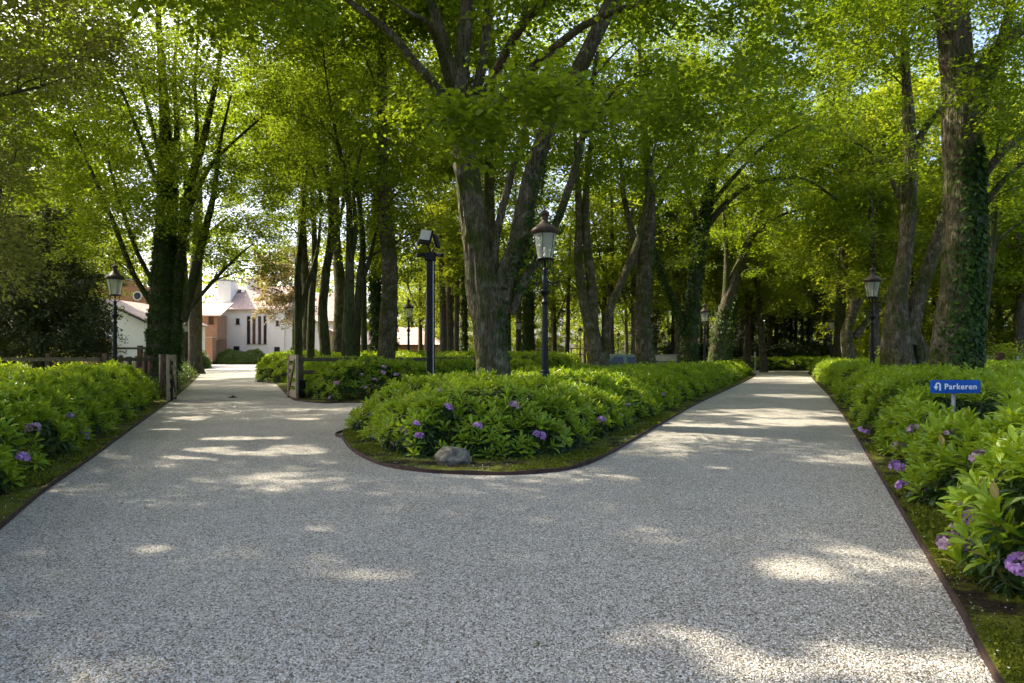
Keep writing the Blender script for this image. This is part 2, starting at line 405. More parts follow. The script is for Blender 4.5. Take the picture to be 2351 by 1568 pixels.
def sheet(name, pts, z, mat):
    vs = [Vector((p[0], p[1], 0)) for p in pts]
    tris = geometry.tessellate_polygon([vs])
    me = bpy.data.meshes.new(name); fs = []
    for t in tris:
        a, b, c = (vs[i] for i in t)
        fs.append(tuple(t) if (b - a).cross(c - a).z > 0 else tuple(reversed(t)))
    me.from_pydata([(v.x, v.y, z) for v in vs], [], fs); me.materials.append(mat)
    o = bpy.data.objects.new(name, me); link(o); o['kind'] = 'structure'
    return o


# ------------------------------------------------------------------ leaves
T_DIAMOND = (np.array([(0, 0, 0), (0.48, 0.32, 0.05), (1, 0, -0.06), (0.48, -0.32, 0.05)], dtype=np.float64), [np.array([[0, 3, 2, 1]])])
T_NARROW = (np.array([(0, 0, 0), (0.58, 0.17, 0.06), (1, 0, -0.10), (0.58, -0.17, 0.06)], dtype=np.float64), [np.array([[0, 3, 2, 1]])])
T_LIME = (np.array([(0, 0, 0), (1, 0, -0.1), (-0.04, 0.26, 0.05), (0.24, 0.46, 0.07), (0.62, 0.36, 0.03), (-0.04, -0.26, 0.05), (0.24, -0.46, 0.07), (0.62, -0.36, 0.03)], dtype=np.float64),
          [np.array([[0, 1, 4, 3, 2], [0, 5, 6, 7, 1]])])
T_RHODO = (np.array([(0, 0, 0), (0.35, 0, 0.03), (0.70, 0, 0.0), (1, 0, -0.12), (0.30, 0.10, 0.07), (0.66, 0.155, 0.06), (0.90, 0.08, -0.04), (0.30, -0.10, 0.07), (0.66, -0.155, 0.06), (0.90, -0.08, -0.04)], dtype=np.float64),
           [np.array([[0, 1, 5, 4][0:3] + [4], [1, 2, 6, 5], [0, 7, 8, 1], [1, 8, 9, 2]]), np.array([[2, 3, 6], [2, 9, 3]])])
T_RHODO[1][0][0] = [0, 1, 5, 4]


def norm(a): return a / np.maximum(np.linalg.norm(a, axis=-1, keepdims=True), 1e-9)


def leaves_mesh(name, pos, axis, nrm, size, tmpl, mat, parent=None, off=(0, 0, 0)):
    T, faces = tmpl
    axis = norm(axis); side = norm(np.cross(nrm, axis)); nn = np.cross(axis, side)
    s = np.asarray(size).reshape(-1, 1, 1)
    V = (pos - np.asarray(off))[:, None, :] + s * (T[None, :, 0:1] * axis[:, None, :] + T[None, :, 1:2] * side[:, None, :] + T[None, :, 2:3] * nn[:, None, :])
    k = len(T); n = len(pos)
    base = (np.arange(n) * k)
    fl = [(f[None] + base[:, None, None]).reshape(-1, f.shape[1]) for f in faces]
    return mesh_arrays(name, V.reshape(-1, 3), fl, mat, parent)


# leaves cut away along the sun's rays, to put sun patches on these spots
PATCH = []      # (x, y, rx, ry)
def patch(px0, px1, py0, py1):
    a = at((px0 + px1) / 2, py1); b = at((px0 + px1) / 2, py0)
    yc = (a.y + b.y) / 2; w = (px1 - px0) / FPX * yc / 2; xc = ((px0 + px1) / 2 - CX) / FPX * yc
    PATCH.append((xc, yc, w, max(0.12, (b.y - a.y) / 2)))
for p in [(385, 560, 1026, 1054), (540, 740, 1022, 1048), (470, 650, 1000, 1012), (395, 480, 955, 967), (640, 760, 1217, 1233), (770, 1000, 1303, 1338), (1110, 1310, 1278, 1308),
          (960, 1080, 1262, 1282), (1760, 1950, 1290, 1352), (1640, 1940, 938, 960), (1700, 1930, 962, 978), (1740, 1890, 905, 914), (1600, 2330, 1470, 1600), (1400, 1700, 1430, 1475),
          (440, 520, 868, 873), (490, 600, 838, 846), (1760, 1870, 868, 874), (650, 740, 960, 965), (360, 430, 982, 987), (40, 130, 1395, 1412), (310, 390, 1262, 1275)]:
    patch(*p)
PATCH = np.array(PATCH)


def sunlit_gap(P):
    t = P[:, 2] / SUN.z
    gx = P[:, 0] - SUN.x * t; gy = P[:, 1] - SUN.y * t
    out = np.zeros(len(P), bool)
    wob = 1.1 + 0.35 * np.sin(gx * 5.1 + gy * 1.7) + 0.35 * np.sin(gy * 7.3 - gx * 2.2) + 0.3 * np.sin(gx * 11.0 + gy * 3.1 + 2)
    for (x, y, rx, ry) in PATCH:
        out |= (((gx - x) / rx) ** 2 + ((gy - y) / ry) ** 2) < wob
    return out & (rng.uniform(0, 1, len(P)) > 0.03)


def catmull(pts, sub):
    P = [Vector(p) for p in pts]
    if len(P) < 3: 
        return [P[0].lerp(P[-1], i / sub) for i in range(sub + 1)]
    out = []
    ext = [P[0] * 2 - P[1]] + P + [P[-1] * 2 - P[-2]]
    for i in range(1, len(ext) - 2):
        a, b, c, d = ext[i - 1], ext[i], ext[i + 1], ext[i + 2]
        for k in range(sub):
            t = k / sub
            out.append(0.5 * ((2 * b) + (c - a) * t + (2 * a - 5 * b + 4 * c - d) * t * t + (3 * b - a - 3 * c + d) * t ** 3))
    out.append(P[-1]); return out


def stem_tube(mb, pts, rads, n=14, sub=5, wob=0.06, flare=0.0, furrow=0.0):
    """a woody stem: smoothed, slightly lumpy, with furrows and a root flare when asked"""
    c = catmull(pts, sub); rr = np.interp(np.linspace(0, len(rads) - 1, len(c)), np.arange(len(rads)), rads)
    ph = random.random() * 9; b = len(mb.v); ref = None
    for i, p in enumerate(c):
        d = (c[min(i + 1, len(c) - 1)] - c[max(i - 1, 0)]).normalized()
        if ref is None: ref = Vector((1, 0, 0)) if abs(d.x) < 0.9 else Vector((0, 1, 0))
        u = (ref - d * ref.dot(d)).normalized(); ref = u; w = d.cross(u)
        for k in range(n):
            a = 2 * math.pi * k / n
            big = noise.noise(Vector((math.cos(a) * 1.3 + ph, math.sin(a) * 1.3, p.z * 1.1))) + 0.5 * noise.noise(Vector((math.cos(a) * 2.9, math.sin(a) * 2.9 + ph, p.z * 2.3)))
            r = rr[i] * (1 + wob * 2.2 * big)
            if furrow:
                e = noise.noise(Vector((math.cos(a) * rr[i] * 13 + ph, math.sin(a) * rr[i] * 13, p.z * 1.5 + 0.8 * big)))
                r += furrow * (0.35 - abs(e)) * 1.6 * min(1, rr[i] / 0.25)
            if flare:
                hgt = (p - c[0]).length
                r *= 1 + flare * math.exp(-hgt / 0.35) * (0.75 + 0.45 * math.sin(4 * a + ph))
            mb.v.append(tuple(p + (u * math.cos(a) + w * math.sin(a)) * r))
    for i in range(len(c) - 1):
        for k in range(n):
            k2 = (k + 1) % n
            mb.f.append([b + i * n + k, b + i * n + k2, b + (i + 1) * n + k2, b + (i + 1) * n + k]); mb.smooth.append(True)
    e = b + (len(c) - 1) * n
    mb.f.append([e + k for k in range(n)]); mb.smooth.append(False)
    return c, rr


def sprays(C, Dr, n_leaf, L, W, droop, flat, lsize, jitter=0.35):
    """leaf sprays: C (m,3) centres, Dr (m,3) outward directions -> leaf pos, axis, nrm, size"""
    m = len(C); N = m * n_leaf
    d = Dr.copy(); d[:, 2] *= 0.35; d = norm(d)
    up = np.tile([0, 0, 1.0], (m, 1)) + rng.normal(0, flat, (m, 3)); up = norm(up)
    s = norm(np.cross(up, d)); up = np.cross(d, s)
    u = rng.uniform(-0.5, 0.75, (m, n_leaf)); w = rng.normal(0, 0.42, (m, n_leaf)) * (0.9 - 0.45 * np.abs(u))
    h = rng.normal(0, 0.09, (m, n_leaf))
    pos = C[:, None, :] + L * u[..., None] * d[:, None, :] + W * w[..., None] * s[:, None, :] + L * h[..., None] * up[:, None, :]
    pos[..., 2] -= droop * (u + 0.5) ** 2 * L
    ax = d[:, None, :] * rng.uniform(0.2, 1.0, (m, n_leaf))[..., None] + s[:, None, :] * (np.sign(w) * rng.uniform(0.2, 1, (m, n_leaf)))[..., None]
    ax = ax + rng.normal(0, 0.25, ax.shape); ax[..., 2] -= droop * 0.8
    nr = up[:, None, :] + rng.normal(0, jitter, (m, n_leaf, 3))
    sz = lsize * rng.uniform(0.7, 1.25, (m, n_leaf))
    return pos.reshape(-1, 3), ax.reshape(-1, 3), nr.reshape(-1, 3), sz.reshape(-1)


def ivy_on(skel, n, size, rng_z, cover=1.0, side=None):
    """ivy leaves around stems: skel list of (centres, radii)"""
    P, A, Nn = [], [], []
    cs = np.concatenate([np.array([tuple(p) for p in c]) for c, r in skel]); rs = np.concatenate([np.asarray(r) for c, r in skel])
    ok = (cs[:, 2] >= rng_z[0]) & (cs[:, 2] <= rng_z[1]); cs = cs[ok]; rs = rs[ok]
    i = rng.integers(0, len(cs), n)
    a = rng.uniform(0, 2 * np.pi, n) if side is None else rng.normal(side, cover, n)
    out = np.stack([np.cos(a), np.sin(a), np.zeros(n)], 1)
    thick = rng.uniform(0.98, 1.0, n) + np.abs(rng.normal(0, 0.07, n)) * np.minimum(1, 0.25 / np.maximum(rs[i], .05))
    p = cs[i] + out * (rs[i] * thick + 0.02)[:, None]; p[:, 2] += rng.uniform(-0.25, 0.25, n)
    ax = np.stack([rng.normal(0, .5, n), rng.normal(0, .5, n), -np.ones(n) * .8], 1) + out * 0.25
    nr = out + np.array([0, 0, 0.35]) + rng.normal(0, 0.3, (n, 3))
    return p, ax, nr, size * rng.uniform(0.6, 1.25, n)


def make_tree(name, label, cat, base, stems, crown, bark, leaf, lsize=0.09, tmpl=T_DIAMOND, spray=(0.8, 0.55, 0.22, 0.25), nleaf=40, per=3,
              group=None, ivy=None, n=14, flare=0.5, cull=True, minz=0.0, twig=True, hang=None, ext=None):
    """stems: list of (points, radii) in world space; crown: (k,3) array of branch ends in world space"""
    root = thing(name, base, label, cat, group)
    base = Vector(base); off = np.array(base)
    mb = MB(); skel = []
    for k, (pts, rads) in enumerate(stems):
        pts = [Vector(p) - base for p in pts]
        fine = n >= 18 and rads[0] > 0.12
        c, rr = stem_tube(mb, pts, rads, (84 if fine else n) if rads[0] > 0.12 else max(6, n - 6), 22 if fine else 5, 0.055, flare if k == 0 else 0.0, 0.036 if fine else 0.0)
        skel.append(([p + base for p in c], rr))
    mb.build('trunk', bark, root)
    nodes = np.concatenate([np.array([tuple(p) for p in c]) for c, r in skel]); nrad = np.concatenate([np.asarray(r) for c, r in skel])
    order = np.argsort(np.linalg.norm(crown[:, :2] - nodes[:, :2].mean(0), axis=1)) if len(crown) else []
    bmb = MB(); C = []; Dd = []
    for ci in order:
        a = crown[ci]
        dv = a - nodes
        dist = np.linalg.norm(dv, axis=1) + np.maximum(0, nodes[:, 2] - a[2] + 0.4) * 1.4 + np.where(nodes[:, 2] < minz, 50, 0)
        j = int(np.argmin(dist)); p0 = Vector(nodes[j]); p1 = Vector(a); L = (p1 - p0).length
        if L < 0.05: continue
        mid1 = p0.lerp(p1, 0.35) + Vector((random.uniform(-.08, .08) * L, random.uniform(-.08, .08) * L, 0.12 * L))
        mid2 = p0.lerp(p1, 0.7) + Vector((random.uniform(-.06, .06) * L, random.uniform(-.06, .06) * L, 0.10 * L))
        r0 = min(nrad[j] * 0.6, 0.012 + 0.009 * L); 
        if r0 <= 0: r0 = 0.01
        c = catmull([p0, mid1, mid2, p1], 3)
        rr = list(np.linspace(r0, 0.006 + 0.15 * r0, len(c)))
        if twig: bmb.tube([q - base for q in c], rr, 5, cap=False)
        # keep growing from this branch
        nodes = np.concatenate([nodes, np.array([tuple(q) for q in c[4:]])]); nrad = np.concatenate([nrad, np.array(rr[4:])])
        dirv = np.array(p1 - p0)
        for q in range(per):
            t = 1.0 - q * (0.62 / max(1, per)) * random.uniform(0.7, 1.2)
            pt = c[int(max(0, min(1, t)) * (len(c) - 1))]
            C.append(np.array(pt) + rng.normal(0, 0.14, 3) * (1 + 0.3 * L)); 
            Dd.append(dirv + rng.normal(0, 0.45, 3) * L)
    if twig and bmb.v: bmb.build('branches', bark, root)
    if C:
        C = np.array(C); Dd = np.array(Dd)
        pos, ax, nr, sz = sprays(C, Dd, nleaf, spray[0], spray[1], spray[2], spray[3], lsize)
        if cull:
            keep = ~sunlit_gap(pos); pos, ax, nr, sz = pos[keep], ax[keep], nr[keep], sz[keep]
        leaves_mesh('crown', pos, ax, nr, sz, tmpl, leaf, root, off)
    if hang is not None:
        pos, ax, nr, sz = hang
        leaves_mesh('hanging_leaves', pos, ax, nr, sz, T_LIME, leaf, root, off)
    if ivy:
        ps = []
        for (ids, cnt, size, zr, cov, sd) in ivy:
            ps.append(ivy_on([skel[i] for i in ids], cnt, size, zr, cov, sd))
        P = [np.concatenate(x) for x in zip(*ps)]
        leaves_mesh('ivy', P[0], P[1], P[2], P[3], T_LIME if lsize < 0.1 else T_DIAMOND, M['ivy'], root, off)
    return root


def stems_px(D, lst, wk=0.80):
    """stems traced in the picture at distance D: each [(px, py, width_px[, dD])]"""
    out = []
    for st in lst:
        pts = []; rads = []
        for q in st:
            dd = q[3] if len(q) > 3 else 0.0
            pts.append(at(q[0], q[1], D + dd)); rads.append(wk * q[2] / 2 / FPX * (D + dd))
        out.append((pts, rads))
    return out


def to_ground(st, extra=0.0):
    """prolong the first stem of a tree down to the ground"""
    pts, rads = st[0]; p = pts[0]
    pts.insert(0, Vector((p.x, p.y, -0.05))); rads.insert(0, rads[0] * 1.05); return st


def ell(c, r, n, shell=0.35, zmin=None):
    v = norm(rng.normal(0, 1, (n, 3))); rad = (shell + (1 - shell) * rng.uniform(0, 1, n) ** 0.6)[:, None]
    p = np.array(c) + v * rad * np.array(r)
    return p if zmin is None else p[p[:, 2] > zmin]


def boxpx(x0, x1, y0, y1, d0, d1, n):
    x = rng.uniform(x0, x1, n); y = rng.uniform(y0, y1, n); d = rng.uniform(d0, d1, n)
    return np.stack([(x - CX) / FPX * d, d, CAM_H + (HY - y) / FPX * d], 1)


def leaves_geo(pos, axis, nrm, size, tmpl, off=(0, 0, 0)):
    T, faces = tmpl
    axis = norm(axis); side = norm(np.cross(nrm, axis)); nn = np.cross(axis, side)
    s = np.asarray(size).reshape(-1, 1, 1)
    V = (pos - np.asarray(off))[:, None, :] + s * (T[None, :, 0:1] * axis[:, None, :] + T[None, :, 1:2] * side[:, None, :] + T[None, :, 2:3] * nn[:, None, :])
    base = np.arange(len(pos)) * len(T)
    return V.reshape(-1, 3), [(f[None] + base[:, None, None]).reshape(-1, f.shape[1]) for f in faces]


def join_geo(gs):
    V = []; F = []; b = 0
    for v, fl in gs:
        if len(v) == 0: continue
        V.append(v); F += [f + b for f in fl]; b += len(v)
    return np.concatenate(V), F


# ------------------------------------------------------------------ the ground
L_EDGE = [(-2.0, -6), (-2.2, 1.5)] + [tuple(at(*p)[:2]) for p in [(-150, 1335), (0, 1215), (100, 1130), (200, 1060), (330, 965), (385, 925)]]
L2_EDGE = [tuple(at(*p)[:2]) for p in [(392, 921), (440, 880), (470, 848)]] + [(-32.5, 74)]
R_EDGE = [(0.6, -6.0), (1.0, 0.6)] + [tuple(at(*p)[:2]) for p in [(2290, 1568), (2200, 1400), (2100, 1230), (2000, 1060), (1940, 960), (1900, 905), (1870, 875), (1860, 862)]] + [(20.6, 47.5), (22.6, 51.5)]
IS_FRONT = [tuple(at(*p)[:2]) for p in [(786, 992), (787, 1008), (810, 1036), (868, 1066), (950, 1082), (1050, 1089), (1150, 1091), (1250, 1086), (1330, 1073), (1400, 1043), (1500, 985), (1600, 928), (1700, 881), (1726, 867)]]
IS_BACK = [(15.6, 43.6), (14.6, 43.6), (10.3, 38), (6.9, 31.4), (3.8, 26), (1.4, 21.5), (-0.6, 17.6), (-2.1, 14.2)]
ISLAND = IS_FRONT + IS_BACK
G_LEFT = [tuple(at(*p)[:2]) for p in [(601, 843), (604, 856), (612, 862), (640, 889), (668, 915)]]
G_FRONT = [tuple(at(*p)[:2]) for p in [(690, 921), (740, 926), (792, 925)]] + [(-2.6, 18.2), (-0.4, 20.6), (1.6, 24.5), (3.2, 29.5), (4.2, 34.5), (6.0, 44.0), (10.5, 50), (16.5, 54)]
sheet('ground', [(-400, -60), (400, -60), (400, 500), (-400, 500)], -0.03, M['floor'])
GRAVEL = L_EDGE + L2_EDGE + [(-60, 76), (-60, 99), (-14, 99), (-14, 60), (18, 60), (24, 57)] + R_EDGE[::-1]
sheet('gravel_drive', GRAVEL, 0.0, M['gravel'])
BED_L = L_EDGE + [(-9.4, 18.6), (-30, 19.4), (-30, -6)]
BED_L2 = [L2_EDGE[0], L2_EDGE[1], L2_EDGE[2], L2_EDGE[3], (-46, 74), (-46, 19.5), (-30, 19.41), (-9.42, 18.61)]
BED_R = R_EDGE[::-1] + [(60, -6), (60, 51.5)]
BED_G = G_LEFT + G_FRONT + [(15, 59.5), (-13.8, 59.5), (-13.8, 98.5), (-29.5, 98.5), (-30.2, 92)]
BED_END = [(17.2, 54.6), (24.2, 52.6), (60, 52.6), (60, 100), (-13.5, 100), (-13.5, 60.2), (15.5, 60.2)]
sheet('planting_bed', BED_L, 0.035, M['soil']); sheet('planting_bed', ISLAND, 0.035, M['soil']); sheet('planting_bed', BED_R, 0.035, M['soil'])
sheet('planting_bed', BED_G, 0.035, M['soil']); sheet('planting_bed', BED_L2, 0.031, M['soil']); sheet('planting_bed', BED_END, 0.031, M['floor'])


def edging(label, pts, h=0.042, closed=False):
    v = [Vector((p[0], p[1], 0)) for p in pts]
    if closed: v.append(v[0].copy())
    c = catmull(v, 6); mb = MB(); n = len(c); t = 0.007
    vs = []
    for i, p in enumerate(c):
        d = (c[min(i + 1, n - 1)] - c[max(i - 1, 0)]).normalized(); s = Vector((-d.y, d.x, 0)) * t
        zz = h + 0.006 * math.sin(i * 0.7)
        vs += [p - s + Vector((0, 0, -.02)), p - s + Vector((0, 0, zz)), p + s + Vector((0, 0, zz)), p + s + Vector((0, 0, -.02))]
    fs = []
    for i in range(n - 1):
        for k in range(3): fs.append((i * 4 + k, i * 4 + k + 1, (i + 1) * 4 + k + 1, (i + 1) * 4 + k))
    mb._add(vs, fs)
    return tag(mb.build('steel_edging', M['corten']), label, 'edging', 'rusty steel edgings along the beds')


edging('rusty steel edging strip along the bed on the left of the drive', L_EDGE[1:])
edging('rusty steel edging strip curving round the island bed with the boulder', IS_BACK[-1:] + IS_FRONT + IS_BACK[:1])
edging('rusty steel edging strip along the right bed with the blue sign', R_EDGE[1:])
edging('rusty steel edging strip in front of the bed behind the right gate', G_LEFT[-2:] + G_FRONT[:5])


# ------------------------------------------------------------------ rhododendron hedges
def inside(poly, P):
    x, y = P[:, 0], P[:, 1]; r = np.zeros(len(P), bool); n = len(poly)
    for i in range(n):
        (x1, y1), (x2, y2) = poly[i], poly[(i + 1) % n]
        c = ((y1 > y) != (y2 > y)) & (x < (x2 - x1) * (y - y1) / ((y2 - y1) if y2 != y1 else 1e-9) + x1); r ^= c
    return r


def dist_edges(poly, P):
    n = len(poly); d = np.full(len(P), 1e9)
    for i in range(n):
        a = np.array(poly[i]); b = np.array(poly[(i + 1) % n]); ab = b - a
        t = np.clip(((P - a) @ ab) / max(1e-9, ab @ ab), 0, 1); q = a + t[:, None] * ab
        d = np.minimum(d, np.linalg.norm(P - q, axis=1))
    return d


def lump(x, y): return 0.07 * np.sin(1.9 * x + 0.8 * y) + 0.06 * np.sin(2.7 * y - 1.3 * x + 1) + 0.05 * np.sin(4.9 * x + 3.7 * y)


def hedge_height(poly, H, ew, P):
    d = dist_edges(poly, P); k = np.clip(d / ew, 0, 1)
    h = H * np.sqrt(np.clip(1 - (1 - k) ** 2, 0, 1)) * (1 + lump(P[:, 0], P[:, 1]))
    return np.where(inside(poly, P), h, -1)


PETAL_MESH = {}
def flower_mesh(k, faded):
    key = (k, faded)
    if key in PETAL_MESH: return PETAL_MESH[key]
    v = norm(rng.normal(0, 1, (17, 3)) + np.array([0, -0.2, 0.6])); v[:, 2] = np.abs(v[:, 2]) * 0.9 - 0.15; v = norm(v)
    P, A, N = [], [], []
    for q in v:
        e1 = norm(np.cross(q, [0.3, 0.5, 0.8])); e2 = np.cross(q, e1)
        for j in range(5):
            a = 2 * math.pi * j / 5 + k
            P.append(q * (0.045 + 0.03 * abs(math.sin(7 * q[0] + 5 * q[1] + 3 * q[2])))); A.append(q * 0.55 + (e1 * math.cos(a) + e2 * math.sin(a))); N.append(q)
    o = leaves_mesh('flower_cluster', np.array(P), np.array(A), np.array(N), np.full(len(P), 0.042), (np.array([(0, 0, 0), (0.55, 0.38, 0.05), (1, 0.12, -0.08), (1, -0.12, -0.08), (0.55, -0.38, 0.05)]), [np.array([[0, 4, 3, 2, 1]])]), M['flower_faded'] if faded else M['flower'])
    me = o.data; bpy.data.objects.remove(o); PETAL_MESH[key] = me
    return me


def hedge(label, poly, H, ew, name='rhododendron_hedge', cat='hedge', group='rhododendron hedges', dens=1.0, flowers=(), nrand=0, leaf='rhodo', ymin=-3, ymax=200, side_cam=True, xr=(-60, 60), size=1.0, clear=None):
    """a bed filled with one dense planting of leaf rosettes over a domed height"""
    a2 = sum(poly[i][0] * poly[(i + 1) % len(poly)][1] - poly[(i + 1) % len(poly)][0] * poly[i][1] for i in range(len(poly)))
    if a2 < 0: poly = poly[::-1]
    arr = np.array(poly); lo = arr.min(0); hi = arr.max(0)
    C = []; Nn = []
    # top surface
    bands = [(-99, 7, 48, 1.0), (7, 13, 43, 1.0), (13, 22, 30, 1.08), (22, 40, 18, 1.25), (40, 400, 9, 1.7)]
    size_l = []
    for (y0, y1, de, sc) in bands:
        a, b = max(lo[1], y0, ymin), min(hi[1], y1, ymax)
        if b <= a: continue
        n = int((hi[0] - lo[0]) * (b - a) * de * dens)
        P = np.stack([rng.uniform(lo[0], hi[0], n), rng.uniform(a, b, n)], 1)
        # only what could be seen from near the camera's side of the world
        P = P[(np.abs(P[:, 0]) < P[:, 1] * 0.86 + 3.5)]
        if not len(P): continue
        h = hedge_height(poly, H, ew, P); ok = h > 0.12; P = P[ok]; h = h[ok]
        if not len(P): continue
        e = 0.08
        gx = (hedge_height(poly, H, ew, P + [e, 0]) - h) / e; gy = (hedge_height(poly, H, ew, P + [0, e]) - h) / e
        nn = np.stack([-np.clip(gx, -2, 2), -np.clip(gy, -2, 2), np.ones(len(P))], 1)
        C.append(np.column_stack([P, h + rng.normal(0, 0.035, len(P))])); Nn.append(norm(nn)); size_l.append(np.full(len(P), sc))
    # flanks
    for i in range(len(poly)):
        A = np.array(poly[i]); B = np.array(poly[(i + 1) % len(poly)]); L = np.linalg.norm(B - A)
        if L < 1e-3: continue
        t = (B - A) / L; inn = np.array([-t[1], t[0]]); Dm = max(2.0, min(A[1], B[1]))
        if max(A[1], B[1]) < ymin or min(A[1], B[1]) > ymax: continue
        sc = 1.0 if Dm < 13 else (1.1 if Dm < 22 else (1.3 if Dm < 40 else 1.7))
        n = int(L * (H * 0.9 + ew) * 36 / sc ** 2 * dens)
        u = rng.uniform(0, 1, n); th = rng.uniform(0.06, 1.25, n)
        P = A + (B - A) * u[:, None] + inn * (ew * (1 - np.cos(th)))[:, None]
        z = H * np.sin(th) * (1 + lump(P[:, 0], P[:, 1])) 
        nn = np.column_stack([-inn * np.cos(th)[:, None] * 1.2, np.sin(th)])
        nn = nn.reshape(-1, 3)
        push = lump(P[:, 0] * 1.7, P[:, 1] * 1.7 + z * 2) * 1.1
        P = P - inn * push[:, None]
        ok = (np.abs(P[:, 0]) < P[:, 1] * 0.86 + 3.5) & inside(poly, P + inn * 0.25)
        C.append(np.column_stack([P, np.maximum(z, 0.07)])[ok]); Nn.append(norm(nn)[ok]); size_l.append(np.full(ok.sum(), sc))
    C = np.concatenate(C); Nn = np.concatenate(Nn); S = np.concatenate(size_l) * size
    ok = (C[:, 0] > xr[0]) & (C[:, 0] < xr[1]); C, Nn, S = C[ok], Nn[ok], S[ok]
    if clear:      # kept cut back round the sign
        cx_, cy_, r_, z_ = clear
        ok = ~((np.abs(C[:, 0] - cx_ - (C[:, 1] - cy_) * 0.65) < r_) & (C[:, 1] < cy_ + 0.15) & (C[:, 1] > cy_ - 2.2) & (C[:, 2] > z_ - 0.02 * (cy_ - C[:, 1])))
        C, Nn, S = C[ok], Nn[ok], S[ok]
    root = thing(name, (float(C[:, 0].mean()), float(C[:, 1].mean()), 0.03), label, cat, group)
    off = np.array(root.location)
    if leaf == 'rhodo':
        near = C[:, 1] < 14
        gs_new, gs_old, stems = [], [], MB()
        for mask, tm in ((near, T_RHODO), (~near, T_NARROW)):
            c, nn, s = C[mask], Nn[mask], S[mask]
            m = len(c)
            if not m: continue
            up = norm(nn * 0.75 + np.array([0, 0, 0.75]) + rng.normal(0, 0.22, (m, 3)))
            e1 = norm(np.cross(up, norm(rng.normal(0, 1, (m, 3))))); e2 = np.cross(up, e1)
            k = 9
            ph = (np.arange(k) * 2.399)[None] + rng.uniform(0, 6.28, (m, 1))
            el = np.linspace(1.05, 0.25, k)[None] + rng.normal(0, 0.14, (m, k))
            el = el + rng.normal(0, 0.18, (m, 1))
            ax = (np.cos(el) * np.cos(ph))[..., None] * e1[:, None] + (np.cos(el) * np.sin(ph))[..., None] * e2[:, None] + np.sin(el)[..., None] * up[:, None]
            pos = c[:, None] + 0.012 * ax - up[:, None] * np.linspace(0, 0.03, k)[None, :, None]
            nr = up[:, None] - 0.4 * ax + rng.normal(0, 0.12, (m, k, 3)); nr = nr + 0 * ax
            sz = 0.123 * s[:, None] * rng.uniform(0.72, 1.18, (m, k)) * (0.75 + 0.3 * rng.uniform(0, 1, (m, 1)) + 0.05)
            low = c[:, 2] < 0.30 * H
            fl = np.repeat(~(low & (rng.uniform(0, 1, m) < 0.5)), k)
            gs_new.append(leaves_geo(pos.reshape(-1, 3)[fl], ax.reshape(-1, 3)[fl], nr.reshape(-1, 3)[fl], sz.reshape(-1)[fl], tm, off))
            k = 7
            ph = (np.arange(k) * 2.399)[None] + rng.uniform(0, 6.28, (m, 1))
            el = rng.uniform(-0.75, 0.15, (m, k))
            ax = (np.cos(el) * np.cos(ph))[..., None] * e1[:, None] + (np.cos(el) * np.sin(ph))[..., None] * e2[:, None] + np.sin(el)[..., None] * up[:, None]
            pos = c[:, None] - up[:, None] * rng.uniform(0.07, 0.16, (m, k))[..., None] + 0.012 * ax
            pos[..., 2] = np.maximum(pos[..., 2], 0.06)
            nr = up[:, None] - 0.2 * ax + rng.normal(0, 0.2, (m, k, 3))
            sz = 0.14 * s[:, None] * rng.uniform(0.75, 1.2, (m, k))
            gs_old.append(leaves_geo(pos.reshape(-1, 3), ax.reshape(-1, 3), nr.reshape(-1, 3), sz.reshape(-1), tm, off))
            if tm is T_RHODO:
                for q in range(m):
                    if c[q, 1] < 11 and (nn[q, 2] < 0.9 or q % 2 == 0):
                        p = Vector(c[q]); u = Vector(up[q]); f = Vector((nn[q, 0], nn[q, 1], 0)); z0 = max(0.02, p.z - 0.42)
                        stems.tube([p - Vector(off), p - u * 0.15 - Vector(off), Vector((p.x - f.x * 0.28, p.y - f.y * 0.28, z0)) - Vector(off)], [0.003, 0.0045, 0.007], 4, cap=False)
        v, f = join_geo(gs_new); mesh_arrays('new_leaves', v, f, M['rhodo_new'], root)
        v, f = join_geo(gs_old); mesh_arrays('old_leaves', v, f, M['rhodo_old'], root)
        if stems.v: stems.build('stems', M['stem'], root)
    else:
        m = len(C); k = 9
        pos = C[:, None] + rng.normal(0, 0.055, (m, k, 3)) * S[:, None, None]; ax = Nn[:, None] * 0.5 + rng.normal(0, 0.8, (m, k, 3)); nr = Nn[:, None] + rng.normal(0, 0.5, (m, k, 3))
        sz = 0.07 * S[:, None] * rng.uniform(0.7, 1.2, (m, k)) * (1 + 0 * pos[..., 0])
        v, f = leaves_geo(pos.reshape(-1, 3), ax.reshape(-1, 3), nr.reshape(-1, 3), sz.reshape(-1), T_DIAMOND, off)
        mesh_arrays('leaves', v, f, M[leaf], root)
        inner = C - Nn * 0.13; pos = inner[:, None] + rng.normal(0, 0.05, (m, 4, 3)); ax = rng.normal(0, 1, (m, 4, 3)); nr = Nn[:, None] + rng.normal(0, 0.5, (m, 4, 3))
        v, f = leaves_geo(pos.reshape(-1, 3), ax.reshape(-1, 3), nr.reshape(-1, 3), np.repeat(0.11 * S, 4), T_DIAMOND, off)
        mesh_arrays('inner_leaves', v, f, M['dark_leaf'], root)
    # flower heads where the picture shows them, then a few more on the flanks
    spots = []
    for (px, py, faded) in flowers:
        ts = np.linspace(1.8, 60, 3000); P = np.stack([(px - CX) / FPX * ts, ts], 1); z = CAM_H + (HY - py) / FPX * ts
        hh = hedge_height(poly, H, ew, P); hit = np.nonzero(z < np.maximum(hh, 0.0) + 0.03)[0]
        if len(hit):
            j = max(0, hit[0] - int(0.20 / (ts[1] - ts[0]))); spots.append((P[j, 0], P[j, 1], max(z[j], 0.12), faded))
